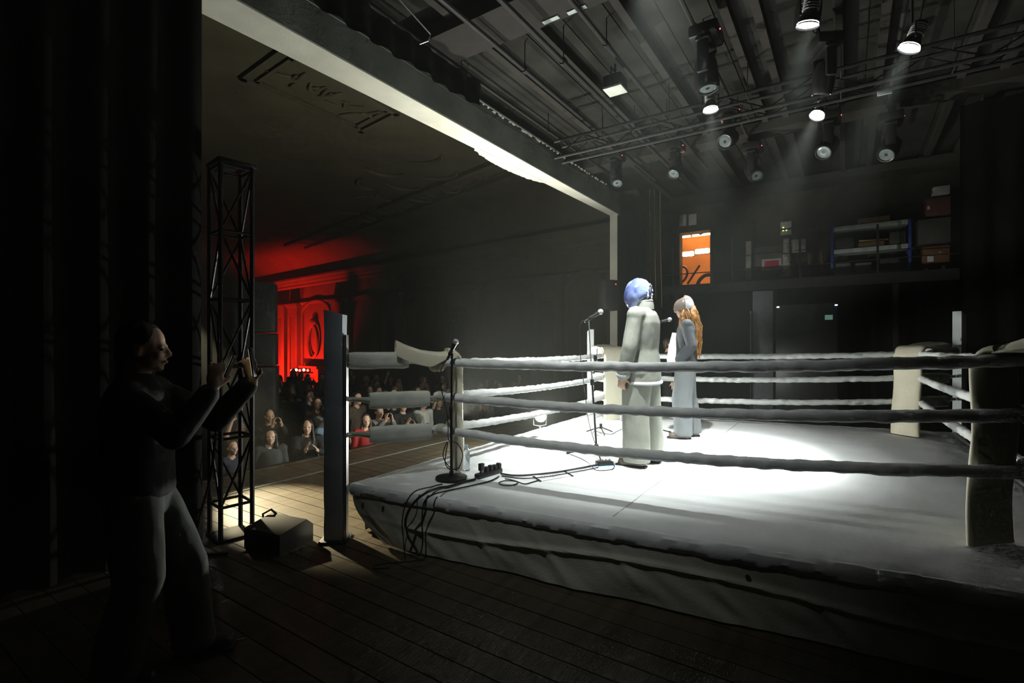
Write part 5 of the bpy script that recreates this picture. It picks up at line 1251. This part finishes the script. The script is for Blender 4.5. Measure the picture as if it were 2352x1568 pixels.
# shelf unit
MS = WM-0.42
a, b = RM(1912, 632, MS), RM(2088, 632, MS); c = (a+b)/2; Lw = (b-a).xy.length; zb = GZ-0.01
zt = RM(2000, 516, MS).z
t = thing('shelf_unit', 'metal shelf unit with blue uprights and three pale shelves on the gallery', 'shelf', (c.x, c.y, zb), A1)
BLUE = mat('blue_paint', (0.03, 0.05, 0.30), 0.5); SHELFM = mat('shelf_front', (0.42, 0.46, 0.42), 0.6)
for sy in (-1, 1):
    for sx in (-1, 1): MB().rbox((sx*0.19, sy*Lw/2, (zt-zb)/2), (0.05, 0.05, zt-zb), 0.006).build('upright', BLUE, t)
shz = (0.03, (zt-zb)*0.48, (zt-zb)*0.92)
for z in shz: MB().rbox((0, 0, z+0.04), (0.40, Lw-0.06, 0.10), 0.006).build('shelf_board', SHELFM, t)
def shelfbox(label, cat, y, lvl, wy, h, m_, name='storage_box', dx=0.0, wx=0.28):
    o = MB().rbox((0, 0, h/2), (wx, wy, h), 0.012).build(name, m_); o.location = V((c.x, c.y, zb+shz[lvl]+0.092))+R1 @ V((dx, y, 0)); o.rotation_euler = (0, 0, A1)
    tag(o, label, cat, 'boxes on the shelf unit')
GB = mat('grey_box', (0.14, 0.14, 0.12), 0.7); DB = mat('dark_box', (0.05, 0.045, 0.04), 0.7)
shelfbox('grey crate at the blue upright on the bottom shelf', 'box', Lw*0.36, 0, Lw*0.22, 0.22, GB); shelfbox('grey crate in the middle of the bottom shelf', 'box', Lw*0.08, 0, Lw*0.22, 0.20, GB)
shelfbox('dark box at the drape end of the bottom shelf', 'box', -Lw*0.28, 0, Lw*0.30, 0.24, DB); shelfbox('dark box at the orange room end of the middle shelf', 'box', Lw*0.33, 1, Lw*0.25, 0.25, DB)
shelfbox('long brown box on the middle shelf', 'box', -0.02*Lw, 1, Lw*0.34, 0.12, BROWN); shelfbox('dark box at the drape end of the middle shelf', 'box', -Lw*0.35, 1, Lw*0.2, 0.28, DB)
o = MB().tube([(0, -0.22, 0), (0, 0.3, 0.02)], 0.02, 8).build('brass_pipe', mat('brass', (0.55, 0.40, 0.12), 0.35, 0.6)); o.location = V((c.x, c.y, zb+shz[1]+0.24))+R1 @ V((-0.05, -0.08*Lw, 0)); o.rotation_euler = (0, 0, A1); tag(o, 'yellow brass pipe lying on the long brown box', 'pipe')
shelfbox('open wooden tray on top of the shelf unit', 'box', -Lw*0.05, 2, Lw*0.42, 0.14, BROWN, 'wooden_tray')
# boxes by the drape
def gbox(label, u0, v0, u1, v1, m_, mm, depth=0.4, parts=()):
    a, b = RM(u0, v1, mm), RM(u1, v0, mm); c = (a+b)/2; t = thing('storage_crate', label, 'crate', c, A1, 'crates stacked at the drape end of the gallery')
    W_, H_ = (b-a).xy.length, abs(b.z-a.z); MB().rbox((depth/2, 0, 0), (depth, W_, H_), 0.012).build('case', m_, t)
    MB().rbox((depth/2, 0, H_/2+0.012), (depth*1.02, W_*1.02, 0.024), 0.006).build('lid', m_, t)
    for (nm, y, z, wy, hz, mm_) in parts: MB().rbox((-0.006, y*W_, z*H_), (0.012, wy*W_, hz*H_), 0.003).build(nm, mm_, t)
    return t
gbox('brown crate with white label on the gallery', 2120, 565, 2182, 606, mat('brown_crate', (0.17, 0.075, 0.03), 0.8), WM-0.75, 0.4, (('white_label', 0.22, -0.22, 0.24, 0.36, WHITEB), ('metal_handle', -0.22, 0.18, 0.22, 0.12, STEEL)))
gbox('black crate under the brown crate', 2116, 607, 2184, 633, BLACKP, WM-0.75, 0.4, (('brass_catch', 0.32, 0.1, 0.08, 0.3, mat('brass', (0.55, 0.40, 0.12), 0.35, 0.6)), ('yellow_tag', -0.25, 0.2, 0.12, 0.5, PALEB)))
gbox('tall dark case standing on the brown crate', 2108, 500, 2184, 562, DB, WM-0.75, 0.4)
gbox('dark red crate with a white tag', 2126, 452, 2184, 497, DKRED, WM-0.75, 0.4, (('white_tag', 0.38, 0.0, 0.10, 0.2, WHITEB),))
gbox('grey-white box on top of the dark red crate', 2143, 427, 2182, 449, mat('mauve_board', (0.40, 0.38, 0.40), 0.8), WM-0.75, 0.3)
# gear before the drape under the gallery
p = RM(1752, 740, 12.7); t = thing('pale_panel', 'pale panel leaning before the drape under the gallery', 'panel', (p.x, p.y, 0), A1+0.15)
MB().rbox((0, 0, RM(1752, 668, 12.7).z/2), (0.04, 0.42, RM(1752, 668, 12.7).z), 0.008).build('board', mat('grey_panel', (0.16, 0.17, 0.19), 0.6), t); MB().rbox((-0.01, 0.25, 1.2), (0.03, 0.03, 2.4), 0.006).build('edge_strip', PALEB, t)
p = RM(1852, 740, 12.6); t = thing('equipment_rack', 'black equipment rack with tiny lights under the gallery', 'rack', (p.x, p.y, 0), A1)
MB().rbox((0, 0, 1.25), (0.5, 1.15, 2.5), 0.02).build('case', BLACKP, t); 
for y_, z_, cc, ln in ((0.52, 2.75, (0.9, 0.9, 0.8), 'white_light'), (-0.55, 2.62, (0.5, 0.6, 1.0), 'blue_light')):
    MB().ell((-0.26, y_, min(z_, 2.45)), (0.01, 0.03, 0.015), None, 8, 5).build(ln, mat(ln, (0.1, 0.1, 0.1), 0.4, emit=cc, estr=3.0), t)
MB().rbox((-0.255, -0.42, 2.2), (0.012, 0.14, 0.10), 0.003).build('display', mat('display', (0.02, 0.05, 0.04), 0.3, emit=(0.3, 0.6, 0.5), estr=0.25), t)
# ---- red lamps at the end of the hall
REDL = mat('red_lens', (0.3, 0, 0), 0.3, emit=(1.0, 0.04, 0.03), estr=14.0); REDH = mat('hot_red_lens', (0.3, 0, 0), 0.3, emit=(1.0, 0.22, 0.10), estr=40.0)
c = RD(693, 850, 21.8); t = thing('lamp_bar', 'bar of small red lamps on a stand above the crowd', 'stage light', (c.x, c.y, ZH))
hz = c.z-ZH
MB().tube([(0, 0, 0), (0, 0, hz-0.1)], 0.03, 8).build('stand', BLACK, t); MB().tube([(-0.5, 0, hz-0.1), (0.5, 0, hz-0.1)], 0.025, 8).build('crossbar', BLACK, t)
for i, x in enumerate((-0.4, -0.2, -0.05, 0.13, 0.3)):
    MB().rbox((x, 0, hz+0.02*(i % 2)), (0.13, 0.16, 0.16), 0.02).build('lamp_body', BLACK, t)
    MB().lathe([(0, 0), (0.055, 0), (0.055, 0.02), (0, 0.025)], 14, (x, -0.08, hz+0.02*(i % 2)), Matrix.Rotation(PI/2, 3, 'X')).build('lamp_lens', REDH if i in (1, 3) else REDL, t)
c = RD(633, 863, 18.2); t = thing('red_lamp', 'single dull red lamp beside the speaker stack', 'stage light', c)
MB().rbox((0, 0.06, 0), (0.14, 0.14, 0.14), 0.02).build('lamp_body', BLACK, t); MB().lathe([(0, 0), (0.06, 0), (0.06, 0.02), (0, 0.03)], 14, (0, -0.01, 0), Matrix.Rotation(PI/2, 3, 'X')).build('lamp_lens', mat('dull_red_lens', (0.3, 0, 0), 0.3, emit=(1.0, 0.05, 0.02), estr=1.5), t)
MB().tube([(0, 0.06, -0.07), (0, 0.06, ZH-c.z)], 0.02, 6).build('stand', BLACK, t)
RED = (1.0, 0.018, 0.008)
for (sx, off, tz, pw, lb) in ((hs(725), 1.9, 1.6, 1.0, 'red wash lamp on the floor before the mantel'), (hs(655), 2.0, 1.4, 1.2, 'red wash lamp on the floor before the paired pilasters')):
    pz = HW(sx, off, ZH+0.50); tz_ = HW(sx, 0, tz)
    par(lb, pz, tz_, L_RED*pw, 105, 1.0, RED, lens=REDL, floor=True, fz=ZH+0.188, group='red wash lamps', s=1.1)
    o = MB().rbox((pz.x, pz.y, ZH+0.10), (0.3, 0.3, 0.18), 0.02).build('lamp_plinth', BLACK); tag(o, 'black plinth under the '+lb, 'plinth')
